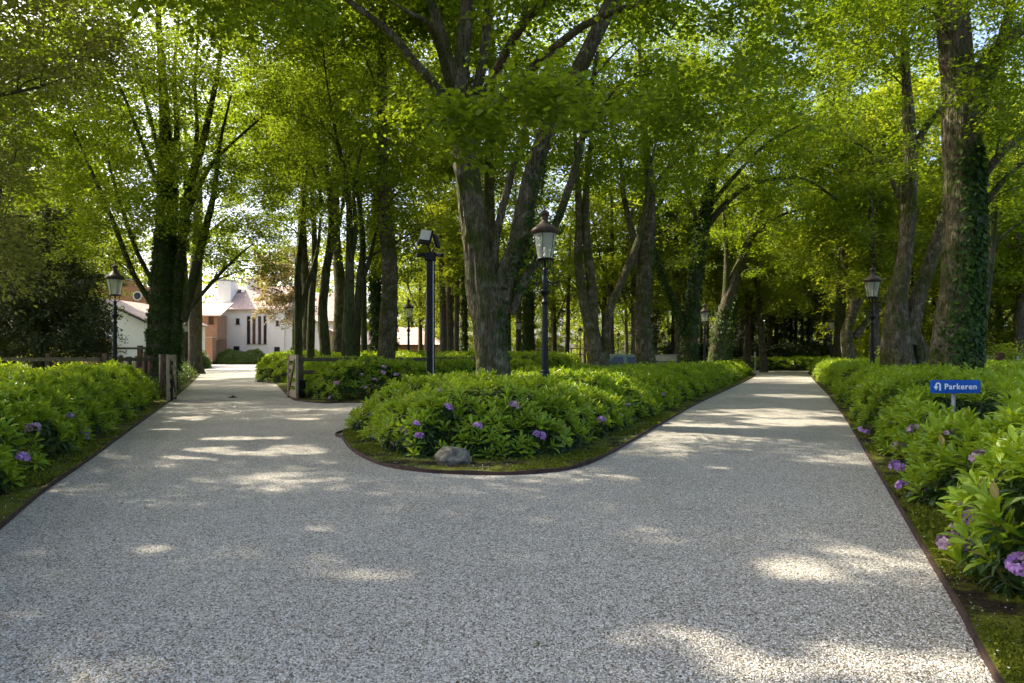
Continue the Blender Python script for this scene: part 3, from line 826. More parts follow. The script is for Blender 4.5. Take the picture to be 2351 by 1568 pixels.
    if nrand:
        pick = rng.choice(len(C), nrand, replace=False)
        for j in pick: spots.append((C[j, 0] + Nn[j, 0] * 0.05, C[j, 1] + Nn[j, 1] * 0.05, C[j, 2] + 0.03, random.random() < 0.5))
    for q, (x, y, z, fd) in enumerate(spots):
        o = bpy.data.objects.new('flower_cluster', flower_mesh(q % 3, bool(fd))); link(o, root)
        o.location = Vector((x, y, z)) - Vector(off); s = random.uniform(0.60, 0.92); o.scale = (s, s, s * 0.85); o.rotation_euler = (random.uniform(-.5, .5), random.uniform(-.5, .5), random.uniform(0, 6))
    return root


def inset_edge(pts, w, sgn=1):
    out = []
    for i, p in enumerate(pts):
        a = np.array(pts[max(i - 1, 0)]); b = np.array(pts[min(i + 1, len(pts) - 1)]); d = (b - a) / max(1e-9, np.linalg.norm(b - a))
        out.append((p[0] - d[1] * w * sgn, p[1] + d[0] * w * sgn))
    return out


HL = inset_edge(L_EDGE, 0.34, 1) + [(-10.2, 17.8), (-24, 18.3), (-24, -4)]
hedge('rhododendron hedge in front of the rail fence, left of the drive', HL, 0.86, 0.75, flowers=[(237, 905, 1), (195, 990, 0), (50, 1052, 0), (75, 985, 1), (197, 1015, 1), (160, 955, 1), (290, 930, 1)], nrand=8)
HI = [(p[0], p[1]) for p in IS_FRONT]
HI = inset_edge(IS_FRONT, 0.42, 1)
HI[0] = (IS_FRONT[0][0] + 0.15, IS_FRONT[0][1] + 0.4)
for k in range(4, 9): HI[k] = (HI[k][0], HI[k][1] + 0.42)
HIB = [(15.2, 43.3), (14.6, 43.2), (10.7, 38), (7.3, 31.4), (4.2, 26), (1.8, 21.5), (-0.2, 17.4), (-1.6, 14.2)]
hedge('rhododendron hedge on the island between the two drives, behind the boulder', HI + HIB, 0.76, 0.85,
      flowers=[(1029, 936, 0), (957, 975, 0), (963, 1002, 0), (1097, 978, 0), (1238, 1000, 0), (1465, 910, 0), (1423, 955, 0), (930, 990, 0), (857, 952, 1), (1470, 900, 1), (1600, 880, 1), (1560, 890, 1), (1690, 862, 1), (1010, 900, 1), (1440, 930, 1), (1380, 965, 0), (1180, 930, 1), (1520, 905, 0)], nrand=8)
HR = inset_edge(R_EDGE[::-1], 0.24, 1) + [(12.5, -2), (15.5, 9), (19, 18), (25, 38), (27, 51)]
HR = [p for p in HR]
hedge('rhododendron hedge around the blue sign, right of the drive', HR, 0.84, 0.6,
      flowers=[(2000, 990, 0), (1983, 1000, 0), (2066, 1022, 0), (2180, 1000, 1), (2060, 1085, 0), (2072, 1130, 0), (2120, 1140, 0), (2187, 978, 1), (2215, 1170, 0), (2200, 1235, 0), (2342, 1296, 0), (2230, 1190, 0), (2185, 1262, 1), (2222, 1262, 0), (2130, 1085, 1), (2250, 1050, 1), (2030, 955, 1), (2100, 985, 1), (1975, 888, 1), (1940, 925, 0)], clear=(5.0, 7.65, 0.42, 0.74))
HG = inset_edge(G_LEFT[3:] + G_FRONT[:6], 0.45, 1) + [(0.6, 26), (-9, 27.5)]
hedge('rhododendron hedge behind the right wooden gate, shaded, with pink heads', HG, 0.98, 0.7,
      flowers=[(860, 872, 1), (882, 842, 1), (840, 890, 1), (772, 880, 0), (910, 860, 1), (760, 915, 0), (700, 850, 1), (880, 855, 0), (925, 868, 1), (830, 860, 1), (985, 835, 1), (1000, 828, 1)])
HM = [(-28.5, 78), (-15.0, 42), (-11.8, 31.5), (-8.4, 28.6), (0.8, 28.6), (2.6, 31.5), (3.4, 37), (4.6, 43.5), (-6, 44), (-20, 80)]
hedge('long sunlit hedge behind the beech trunks and the far lamps', HM, 1.18, 0.9, dens=0.9)
HL2 = inset_edge(L2_EDGE[:3], 0.4, 1) + [(-24.5, 52), (-30, 50), (-13.5, 19.5)]
hedge('low clipped ground hedge beyond the left gate, along the drive', HL2, 0.5, 0.7, name='clipped_hedge', group='clipped hedges', leaf='hedge_leaf')
HL3 = [at(440, 840, 62)[:2], at(478, 840, 62)[:2], at(474, 840, 74)[:2], at(430, 840, 74)[:2]]
hedge('rounded shrub mound left of the drive near the brick pillar', [tuple(p) for p in HL3], 1.5, 1.3, name='clipped_hedge', group='clipped hedges', leaf='hedge_leaf', dens=2.5)
cdx = at(556, 835, 91)
DOME = [(cdx.x + 3.5 * math.cos(a) * 1.02, cdx.y + 1.9 * math.sin(a)) for a in np.linspace(0, 2 * math.pi, 20)[:-1]]
hedge('domed clipped hedge on the forecourt before the white house', DOME, 1.75, 2.4, name='clipped_hedge', group='clipped hedges', leaf='hedge_leaf', dens=5)
HE = [(17.8, 55.2), (24.0, 53.4), (27.5, 54), (27.5, 57.5), (17.4, 58.2)]
hedge('low dark hedge closing the end of the right drive', HE, 0.9, 0.7, dens=1.6)
HE2 = [(14, 60.5), (30, 60.5), (30, 63), (14, 63)]
hedge('tall dark hedge behind the end of the right drive', HE2, 2.0, 0.8, name='clipped_hedge', group='clipped hedges', leaf='dark_leaf', dens=2.2)


# moss, and pale specks that lie on it
def scatter_on(poly, n, dmax, maxd=1.1):
    arr = np.array(poly); lo = arr.min(0); hi = np.minimum(arr.max(0), [99, dmax]); lo[1] = max(lo[1], 1.5)
    P = np.stack([rng.uniform(lo[0], hi[0], n), rng.uniform(lo[1], hi[1], n)], 1)
    P = P[inside(poly, P)]; d = dist_edges(poly, P); return P[(d < maxd) & (d > 0.02)]
gm = []; gp = []
for poly, n, md in ((ISLAND, 230000, 1.0), (BED_R, 1500000, 0.9), (BED_L, 700000, 0.6)):
    P = scatter_on(poly, n, 14, md)
    mask = (np.sin(P[:, 0] * 2.3 + 1) + np.sin(P[:, 1] * 3.1) + np.sin(P[:, 0] * 5.7 - P[:, 1] * 4.3) * 0.8 + rng.normal(0, 0.5, len(P))) > 0.0
    Q = P[mask][:26000]; m = len(Q)
    gm.append(leaves_geo(np.column_stack([Q, np.full(m, 0.03)]), np.column_stack([rng.normal(0, .7, (m, 2)), np.ones(m)]), rng.normal(0, 1, (m, 3)), rng.uniform(0.015, 0.045, m), T_DIAMOND))
    if poly is BED_R or poly is BED_L:
        Y = rng.uniform(1.6, 5.0, 160000); E = np.interp(Y, [p[1] for p in (R_EDGE if poly is BED_R else L_EDGE)], [p[0] for p in (R_EDGE if poly is BED_R else L_EDGE)])
        P2 = np.stack([E + (1 if poly is BED_R else -1) * rng.uniform(0.02, 1.3, len(Y)), Y], 1)
        P2 = P2[(np.sin(P2[:, 0] * 4.3 + 1) + np.sin(P2[:, 1] * 5.1) + rng.normal(0, 0.4, len(P2))) > -0.5][:60000]; m = len(P2)
        gm.append(leaves_geo(np.column_stack([P2, np.full(m, 0.03)]), np.column_stack([rng.normal(0, .6, (m, 2)), np.ones(m)]), rng.normal(0, 1, (m, 3)), rng.uniform(0.008, 0.022, m), T_DIAMOND))
    Q = P[~mask][::9][:1600]; Q2 = P[mask][::30][:700]; Q = np.concatenate([Q, Q2]); m = len(Q)
    gp.append(leaves_geo(np.column_stack([Q, np.full(m, 0.046)]), np.column_stack([rng.normal(0, 1, (m, 2)), np.zeros(m)]), np.column_stack([rng.normal(0, .4, (m, 2)), np.ones(m)]), rng.uniform(0.005, 0.012, m), T_DIAMOND))
M['moss'] = leaf_mat('moss', [(0.0, (0.060, 0.078, 0.008)), (1.0, (0.17, 0.19, 0.018))], (0.2, 0.24, 0.02), 0.2, 0.8, 0.1)
v, f = join_geo(gm); tag(mesh_arrays('moss', v, f, M['moss']), 'green moss growing along the edges of the beds', 'moss', kind='stuff')
v, f = join_geo(gp); tag(mesh_arrays('petal_litter', v, f, M['sign_white']), 'white petal specks lying on moss and soil', 'litter', kind='stuff')
# loose stones lying on the drive close to the camera
T_STONE = (np.array([(-0.6, 0, 0.05), (0, -0.42, 0.0), (0.6, 0.05, 0.05), (0, 0.42, 0.0), (-0.08, 0.0, 0.36), (0.2, 0.05, 0.33)]), [np.array([[0, 1, 4], [1, 5, 4], [1, 2, 5], [2, 3, 5], [3, 4, 5], [3, 0, 4]])])
n = 190000
yy = 2.3 + 7.5 * rng.uniform(0, 1, n) ** 1.9; P = np.stack([rng.uniform(-1, 1, n) * (yy * 0.8 + 0.3), yy], 1)
P = P[inside(GRAVEL, P) & ~inside(ISLAND, P)]; m = len(P); a = rng.uniform(0, 6.28, m)
ms, ns, ls, bs = nmat('loose_chipping')
gg = ns.new('ShaderNodeNewGeometry'); rr_ = ramp(ns, [(0.0, (0.07, 0.062, 0.05)), (0.15, (0.25, 0.21, 0.16)), (0.4, (0.435, 0.40, 0.34)), (0.7, (0.57, 0.545, 0.49)), (1.0, (0.74, 0.72, 0.66))])
ls.new(gg.outputs['Random Per Island'], rr_.inputs[0]); ls.new(rr_.outputs[0], bs.inputs['Base Color']); bs.inputs['Roughness'].default_value = 0.75
zs = np.full(m, 0.001)
for poly, q in ((ISLAND, 60000), (BED_R, 500000), (BED_L, 200000)):
    Q = scatter_on(poly, q, 12, 0.16); Q = Q[rng.uniform(0, 1, len(Q)) < 0.35 * np.exp(-dist_edges(poly, Q) / 0.05)][:3500]
    P = np.concatenate([P, Q]); zs = np.concatenate([zs, np.full(len(Q), 0.038)])
m = len(P); a = rng.uniform(0, 6.28, m)
v, f = leaves_geo(np.column_stack([P, zs]), np.column_stack([np.cos(a), np.sin(a), rng.normal(0, .2, m)]), np.column_stack([rng.normal(0, .25, (m, 2)), np.ones(m)]), rng.uniform(0.006, 0.0125, m), T_STONE)
tag(mesh_arrays('loose_gravel', v, f, ms), 'loose light grey chippings on the drive', 'gravel', kind='stuff')

n = 240
yy = 2.4 + 16 * rng.uniform(0, 1, n) ** 1.5; P = np.stack([rng.uniform(-1, 1, n) * (yy * 0.8), yy], 1); P = P[inside(GRAVEL, P) & ~inside(ISLAND, P)]; m = len(P)
M['litter'] = leaf_mat('fallen_leaf', [(0.0, (0.05, 0.035, 0.02)), (0.5, (0.10, 0.07, 0.03)), (0.75, (0.07, 0.11, 0.02)), (1.0, (0.20, 0.18, 0.04))], (0.15, 0.15, 0.03), 0.15, 0.7, 0.2)
tag(leaves_mesh('leaf_litter', np.column_stack([P, np.full(m, 0.012)]), np.column_stack([rng.normal(0, 1, (m, 2)), rng.normal(0, .15, m)]), np.column_stack([rng.normal(0, .3, (m, 2)), np.ones(m)]), rng.uniform(0.010, 0.030, m), T_DIAMOND, M['litter']), 'small fallen leaves and bud scales on the gravel', 'leaf litter', kind='stuff')

# boulder
bm = bmesh.new(); bmesh.ops.create_icosphere(bm, subdivisions=4, radius=1)
for vtx in bm.verts:
    p = vtx.co.copy(); s = 1 + 0.16 * noise.noise(p * 1.3 + Vector((3, 1, 7))) + 0.05 * noise.noise(p * 3.7) + 0.02 * noise.noise(p * 9)
    q = p * s
    for dn, lim in ((Vector((0.3, -0.8, 0.5)).normalized(), 0.72), (Vector((-0.7, -0.3, 0.6)).normalized(), 0.80), (Vector((0.1, 0.1, 1)).normalized(), 0.78), (Vector((0.8, -0.2, 0.35)).normalized(), 0.8)):
        e = q.dot(dn) - lim
        if e > 0: q -= dn * e * 0.8
    vtx.co = Vector((q.x * 0.205, q.y * 0.15, q.z * 0.135))
me = bpy.data.meshes.new('boulder'); bm.to_mesh(me); bm.free(); me.materials.append(M['stone'])
for p in me.polygons: p.use_smooth = True
bo = bpy.data.objects.new('boulder', me); link(bo); gpos = at(1040, 1074); bo.location = (gpos.x, gpos.y + 0.1, 0.105)
bo.rotation_euler = (0, R(4), R(8))
tag(bo, 'grey weathered boulder lying on moss at the front of the island', 'boulder')


# ------------------------------------------------------------------ lamps
def make_lamp():
    root = thing('street_lamp', (0, 0, 0), 'lamp', 'street lamp', 'old-style lantern posts along the drives')
    p = MB()
    p.lathe([(0.15, -0.05), (0.15, 0.10), (0.13, 0.16), (0.10, 0.30), (0.095, 0.50), (0.085, 0.60), (0.075, 0.70), (0.085, 0.80), (0.09, 0.86), (0.075, 0.93)], 20)
    # fluted shaft
    for zz0, zz1, r0, r1 in ((0.93, 2.12, 0.064, 0.048),):
        n = 40; b = len(p.v)
        for z, r in ((zz0, r0), (zz1, r1)):
            for k in range(n):
                a = 2 * math.pi * k / n; q = r * (1.0 if k % 4 < 2 else 0.86); p.v.append((q * math.cos(a), q * math.sin(a), z))
        for k in range(n): p.f.append([b + k, b + (k + 1) % n, b + n + (k + 1) % n, b + n + k]); p.smooth.append(False)
    p.lathe([(0.080, 0.90), (0.084, 0.925), (0.080, 0.95), (0.066, 0.96)], 18)
    p.lathe([(0.048, 2.11), (0.066, 2.13), (0.066, 2.17), (0.046, 2.18), (0.046, 2.28), (0.07, 2.30), (0.098, 2.33), (0.098, 2.36), (0.06, 2.38), (0.052, 2.46), (0.058, 2.52), (0.05, 2.56), (0.036, 2.60), (0.042, 2.66), (0.048, 2.70), (0.042, 2.74), (0.018, 2.76), (0.018, 2.905)], 18)
    p.build('post', M['iron'], root)
    for s in (-1, 1):
        arm = MB(); pts = [(0.04, 2.53)]
        pts += [(0.08 + 0.03 * k, 2.50 - 0.02 * math.sin(k * 0.7)) for k in range(1, 4)]
        pts += [(0.20 + 0.05 * math.cos(a), 2.55 + 0.055 * math.sin(a)) for a in np.linspace(-1.4, 3.4, 11)]
        arm.tube([(s * x, 0, z) for x, z in pts], list(np.linspace(0.016, 0.007, len(pts))), 7)
        cur = [(0.12 + 0.028 * math.cos(a), 2.462 + 0.028 * math.sin(a)) for a in np.linspace(1.5, -3.6, 10)]
        arm.tube([(s * x, 0, z) for x, z in cur], 0.008, 6)
        arm.build('ladder_arm', M['iron'], root)
    for k in range(4):
        a = k * math.pi / 2 + 0.4; br = MB()
        pts = [(0.03, 2.735), (0.075, 2.74), (0.115, 2.79), (0.10, 2.85), (0.13, 2.90), (0.155, 2.875), (0.148, 2.845)]
        c = catmull([(x * math.cos(a), x * math.sin(a), z) for x, z in pts], 3); br.tube(c, 0.010, 6); br.build('bracket', M['iron'], root)
    fr = MB(); fr.lathe([(0.05, 2.895), (0.147, 2.90), (0.150, 2.925), (0.130, 2.93), (0.05, 2.93)], 20)
    for k in range(6):
        a = k * math.pi / 3 + 0.26
        fr.tube([(0.139 * math.cos(a), 0.139 * math.sin(a), 2.925), (0.218 * math.cos(a), 0.218 * math.sin(a), 3.375)], 0.0055, 5)
    fr.build('lantern_frame', M['iron'], root)
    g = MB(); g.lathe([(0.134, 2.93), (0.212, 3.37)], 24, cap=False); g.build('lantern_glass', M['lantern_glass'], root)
    c = MB(); c.lathe([(0.205, 3.345), (0.232, 3.36), (0.246, 3.40), (0.246, 3.425), (0.20, 3.46), (0.155, 3.50), (0.115, 3.53), (0.098, 3.56), (0.058, 3.585), (0.052, 3.61), (0.068, 3.63), (0.052, 3.65), (0.060, 3.67), (0.080, 3.70), (0.078, 3.735), (0.045, 3.76), (0.014, 3.775), (0.010, 3.86)], 24)
    c.build('lantern_cap', M['cap'], root)
    s_ = MB(); s_.lathe([(0.030, 2.93), (0.030, 3.00)], 12); so = s_.build('bulb_socket', M['sign_white'], root)
    bl = MB(); bl.lathe([(0.012, 3.00), (0.026, 3.03), (0.028, 3.08), (0.02, 3.12), (0.004, 3.13)], 12); bl.build('bulb', M['bulb'], so)
    return root


lamp0 = make_lamp()
LAMPS = [  # column, distance, label, turn
    (1251, 12.05, 'tall black lamp post in the island hedge beside the thick forked tree'),
    (264, 19.3, 'black lamp post before the rail fence and the dark yew'),
    (427, 49.6, 'small lamp post on the left verge beyond the open gate'),
    (394, 41.0, 'lamp half hidden between the ivy trunk and a bare trunk'),
    (938, 31.3, 'lamp post in front of the tiled garage, left of the floodlight pole'),
    (1191, 45.5, 'small lamp post just right of the thick forked trunk'),
    (1332, 60.0, 'small lamp just left of the twin leaning trunks'),
    (1325, 91.0, 'tiny farthest lamp left of the twin leaning trunks'),
    (1419, 71.0, 'tiny lamp above the green parked car'),
    (1526, 91.0, 'tiny lamp in the dark gap above the black parked car'),
    (1618, 34.4, 'lamp post at the far island hedge beside the ivy trunk'),
    (1700, 57.6, 'small lamp post at the end of the right drive, left side'),
    (2003, 20.0, 'black lamp post in the right hedge beside the two-stemmed tree'),
    (1908, 44.5, 'lamp post on the right verge left of the mossy trunk'),
    (1878, 71.0, 'tiny lamp behind the right verge, left of its nearer neighbour'),
]
for i, (px, D, lab) in enumerate(LAMPS):
    o = lamp0 if i == 0 else copy_tree(lamp0)
    g = at(px, HY, D); o.location = (g.x, g.y, 0.03); o.rotation_euler = (0, 0, [0.0, 0.12, 0.3][i % 3]); o['label'] = lab

# floodlight pole
g = at(989, HY, 13.6); fl = thing('floodlight_pole', (g.x, g.y, 0.03), 'black square pole with two floodlights and motion sensors, left of the thick tree', 'floodlight pole')
MB().box((0, 0, 1.6), (0.15, 0.15, 3.3)).build('pole', M['black'], fl, bevel=0.008)
MB().box((0.058, -0.079, 1.6), (0.016, 0.008, 3.2)).build('pole_rail', M['zinc'], fl)
rot = Matrix.Rotation(R(-14), 3, 'Z') @ Matrix.Rotation(R(-14), 3, 'X') @ Matrix.Rotation(R(9), 3, 'Y')
hd = MB().box((-0.09, -0.10, 3.55), (0.27, 0.055, 0.30), M4=rot).build('floodlight', M['black'], fl, bevel=0.02)
MB().box(Vector((-0.09, -0.10, 3.55)) + rot @ Vector((0, -0.032, 0.035)), (0.215, 0.006, 0.20), M4=rot).build('diffuser', M['lens'], hd)
rot2 = Matrix.Rotation(R(78), 3, 'Z') @ Matrix.Rotation(R(-14), 3, 'X')
h2 = MB().box((0.10, 0.09, 3.50), (0.26, 0.055, 0.28), M4=rot2).build('floodlight', M['black'], fl, bevel=0.02)
MB().bar((0, 0, 3.25), (-0.07, -0.06, 3.42), 0.04, 0.02).bar((0, 0, 3.25), (0.1, 0.06, 3.42), 0.04, 0.02).build('bracket', M['black'], fl)
for s in (-1, 1):
    sn = MB().bar((0.08 * s, -0.04, 3.22), (0.26 * s, -0.16, 3.18), 0.09, 0.075).build('motion_sensor', M['black'], fl, bevel=0.015)
MB().box((0, -0.06, 3.17), (0.22, 0.14, 0.16)).build('junction_box', M['black'], fl, bevel=0.01)
# slim modern light far off on the right drive
g = at(1709, HY, 58); sl = thing('path_light', (g.x, g.y, 0.03), 'slim dark path light with a flat head at the end of the right drive', 'path light')
MB().lathe([(0.05, 0), (0.04, 2.7)], 8).build('pole', M['black'], sl); MB().box((0, -0.1, 2.72), (0.75, 0.5, 0.07)).build('lamp_head', M['zinc'], sl, bevel=0.02)

# ------------------------------------------------------------------ the blue sign
D = 7.7; g = at(2193, HY, D); sg = thing('parking_sign', (g.x, g.y, 0.03), 'blue sign reading Parkeren with a white turn arrow, above the right hedge', 'sign')
W = 113 / FPX * D; Hh = 30 / FPX * D; zc = CAM_H + (HY - 887.5) / FPX * D - 0.03
face = MB(); rr = 0.022; n = 6; outl = []
for cx, cz, a0 in ((W / 2 - rr, Hh / 2 - rr, 0), (-W / 2 + rr, Hh / 2 - rr, 90), (-W / 2 + rr, -Hh / 2 + rr, 180), (W / 2 - rr, -Hh / 2 + rr, 270)):
    for k in range(n + 1): a = R(a0 + 90 * k / n); outl.append((cx + rr * math.cos(a), 0, zc + cz + rr * math.sin(a)))
face.prism([(x, -0.012, z) for x, y, z in outl], (0, 0.024, 0)); face.build('panel', M['sign_blue'], sg)
tx = bpy.data.curves.new('lettering', 'FONT'); tx.body = 'Parkeren'; tx.size = Hh * 0.70; tx.align_x = 'LEFT'; tx.align_y = 'CENTER'; tx.extrude = 0.002; tx.offset = 0.0016; tx.space_character = 1.12
to = bpy.data.objects.new('lettering_curve', tx); link(to)
dg = bpy.context.evaluated_depsgraph_get(); tm = bpy.data.meshes.new_from_object(to.evaluated_get(dg)); bpy.data.objects.remove(to)
tm.materials.clear(); tm.materials.append(M['sign_white']); lo_ = bpy.data.objects.new('lettering', tm); link(lo_, sg)
wtxt = max(v.co.x for v in tm.vertices); k_ = (W * 0.655) / wtxt
lo_.scale = (k_, min(k_, 1.05), 1); lo_.location = (-W / 2 + W * 0.262, -0.0155, zc - 0.002); lo_.rotation_euler = (R(90), 0, 0)
ar = MB(); s = Hh; ax0 = -W / 2 + W * 0.095
pts = [(ax0 + 0.31 * s, zc - 0.30 * s)] + [(ax0 + 0.155 * s + 0.155 * s * math.cos(a), zc + 0.10 * s + 0.17 * s * math.sin(a)) for a in np.linspace(0, math.pi, 12)] + [(ax0, zc + 0.02 * s)]
for i in range(len(pts) - 1):
    a, b = pts[i], pts[i + 1]; ar.bar((a[0], -0.0145, a[1]), (b[0], -0.0145, b[1]), 0.0045, s * 0.105, up=(0, 1, 0.0001)) if False else ar.bar((a[0], -0.0145, a[1]), (b[0], -0.0145, b[1]), s * 0.11, 0.0045, up=(0, 1, 0.0001))
ar.prism([(ax0 - 0.20 * s, -0.017, zc + 0.02 * s), (ax0 + 0.17 * s, -0.017, zc + 0.02 * s), (ax0 - 0.0 * s, -0.017, zc - 0.26 * s)], (0, 0.004, 0))
ar.build('turn_arrow', M['sign_white'], sg)
MB().tube([(0, 0.035, -0.3), (0, 0.035, zc + Hh * 0.3)], 0.022, 12).build('post', M['zinc'], sg)
MB().box((0, 0.018, zc), (0.07, 0.016, 0.05)).build('clamp', M['zinc'], sg)


# ------------------------------------------------------------------ gates and fences
def gate(near, far, label, flip=1):
    a = Vector(near); b = Vector(far); L = (b - a).length; d = (b - a) / L
    root = thing('wooden_gate', (a.x, a.y, 0.0), label, 'gate', None, math.atan2(d.y, d.x))
    Hg = 1.22
    MB().box((0.06, 0, 0.04 + Hg / 2), (0.12, 0.07, Hg)).build('stile', M['gate'], root, bevel=0.006)
    MB().box((L - 0.06, 0, 0.04 + Hg / 2), (0.12, 0.07, Hg)).build('stile', M['gate'], root, bevel=0.006)
    for z, h in ((0.15, 0.22), (0.42, 0.12), (0.66, 0.12), (0.90, 0.12), (1.17, 0.17)):
        MB().box((L / 2, 0.012 * flip, z), (L - 0.24, 0.035, h)).build('rail', M['gate'], root, bevel=0.004)
    MB().bar((0.18, -0.03 * flip, 1.10), (L - 0.2, -0.03 * flip, 0.24), 0.03, 0.11, up=(0, 0, 1)).build('brace', M['post'], root)
    MB().box((L - 0.05, 0, 0.03), (0.14, 0.09, 0.05)).box((L + 0.02, 0, 1.12), (0.08, 0.09, 0.06)).build('hinge', M['black'], root)
    return root


ga = at(385, 924); gb = at(402, 915.5); gate((ga.x, ga.y, 0), (gb.x, gb.y, 0), 'pale wooden gate standing open on the left of the drive', 1)
ga = at(682, 918.5); gb = at(664, 913); gate((ga.x, ga.y, 0), (gb.x - 0.08, gb.y + 0.2, 0), 'pale wooden gate standing open on the right of the drive', -1)
for px, py, lab in ((378, 922, 'black gate motor post beside the left gate'), (688, 917, 'black gate motor post beside the right gate')):
    g = at(px, py); t = thing('gate_motor', (g.x, g.y + 0.25, 0.03), lab, 'gate motor', 'gate motors')
    MB().box((0, 0, 0.22), (0.14, 0.16, 0.5)).build('housing', M['black'], t, bevel=0.015); MB().box((0, 0, 0.49), (0.17, 0.19, 0.04)).build('lid', M['black'], t, bevel=0.01)
g = at(535, 913); t = thing('gate_stop', (g.x, g.y, 0), 'small dark gate stop set in the gravel of the drive', 'gate stop')
MB().box((0, 0, 0.012), (0.20, 0.14, 0.03)).build('base', M['black'], t, bevel=0.005); MB().lathe([(0.05, 0.025), (0.045, 0.05), (0.02, 0.065)], 10).build('bumper', M['grille'], t)


def rail_fence(label, pts, posts, zs, hr=0.11, hp=1.2, mr='rail', mp='post', wpost=0.13, group='wooden rail fences', round_=False):
    root = thing('rail_fence', (pts[0][0], pts[0][1], 0), label, 'fence', group); o = Vector((pts[0][0], pts[0][1], 0))
    for (x, y, h) in posts:
        mb = MB()
        if round_: mb.tube([(x - o.x, y - o.y, -0.1), (x - o.x, y - o.y, h)], wpost / 2, 9)
        else: mb.box((x - o.x, y - o.y, h / 2 - 0.05), (wpost, wpost, h + 0.1))
        mb.build('post', M[mp], root)
    for z in zs:
        for i in range(len(pts) - 1):
            a = Vector((pts[i][0], pts[i][1], z)) - o; b = Vector((pts[i + 1][0], pts[i + 1][1], z)) - o
            d = (b - a).normalized(); s = Vector((d.y, -d.x, 0)) * (wpost / 2 + 0.024)
            MB().bar(a + s, b + s, 0.045, hr).build('rail', M[mr], root)
    return root


# the fence behind the left hedge: a long straight run, then a return to the gate
P1 = at(112, HY, 20.2); P2 = at(262, HY, 20.2); P3 = at(300, HY, 21.5); P4 = at(338, HY, 21.5); P5 = at(372, HY, 19.6)
rail_fence('mossy rail fence behind the left hedge, under the dark yew', [(-26, 20.2), (P1.x, 20.2), (P2.x - 0.35, 20.2)], [(x, 20.2, 1.30) for x in (-22.5, -18.0, P1.x, P2.x - 0.25)], (1.12, 0.55))
rail_fence('short return fence with close round posts, between lamp and left gate', [(P2.x, 20.2), (P4.x, 22.6), (P5.x, 19.9)], [(at(px, HY, d).x, d, h) for px, d, h in ((276, 20.8, 1.24), (296, 21.3, 1.2), (316, 21.9, 1.22), (333, 22.4, 1.28), (345, 22.4, 1.22), (372, 20.0, 1.27))], (1.12, 0.62), round_=True, wpost=0.16)
Q1 = at(690, HY, 20.0)
rail_fence('dark rail fence running right from the right gate, among rhododendrons', [(Q1.x, 20.0), (-1.2, 22.0)], [(Q1.x, 20.0, 1.22), (-3.6, 21.0, 1.18), (-1.2, 22.0, 1.18)], (1.12, 0.75), mr='rail', mp='rail')
rail_fence('high timber fence rails before the white gabled building', [(-20.5, 34), (-17.6, 34)], [(-20.5, 34, 1.6), (at(322, HY, 34).x, 34, 1.72), (-17.6, 34, 1.6)], (1.58, 1.05), wpost=0.2)
rail_fence('pale paddock fence far behind the thick tree', [(0.5, 76), (9.5, 76)], [(x, 76, 2.05) for x in (0.5, 1.6, 2.7, 3.8, 5.2, 6.6, 8.0, 9.5)], (1.98, 1.3), mr='fence_pale', mp='fence_pale', wpost=0.14)
# wire fence at the right, post at the drive's end
wf = thing('wire_fence', (20, 27, 0), 'wire mesh fence with thin posts behind the right hedge', 'fence')
for x, m, w, h in ((17.5, 'zinc', 0.05, 1.25), (20.0, 'zinc', 0.05, 1.25), (19.3, 'post', 0.22, 1.35), (22.5, 'zinc', 0.05, 1.25), (25, 'zinc', 0.05, 1.25)):
    MB().box((x - 20, 0, h / 2), (w, w, h)).build('post', M[m], wf)
mb = MB()
for k in range(9): mb.tube([(-3, 0, 0.15 + k * 0.13), (6, 0, 0.15 + k * 0.13)], 0.006, 4)
for k in range(60): mb.tube([(-3 + k * 0.15, 0.008, 0.1), (-3 + k * 0.15, 0.008, 1.2)], 0.004, 4)
mb.build('wire_mesh', M['zinc'], wf)
g = at(1734, HY, 50.5); bp = thing('barrier_post', (g.x, g.y, 0), 'slim grey metal post with rails at the end of the right drive', 'post')
MB().box((0, 0, 0.75), (0.10, 0.10, 1.5)).build('post', M['zinc'], bp, bevel=0.01)
MB().bar((-0.06, 0, 0.5), (-2.6, 0.2, 0.55), 0.05, 0.10).bar((-0.06, 0, 1.0), (-2.6, 0.2, 1.0), 0.05, 0.10).build('rail', M['rail'], bp)


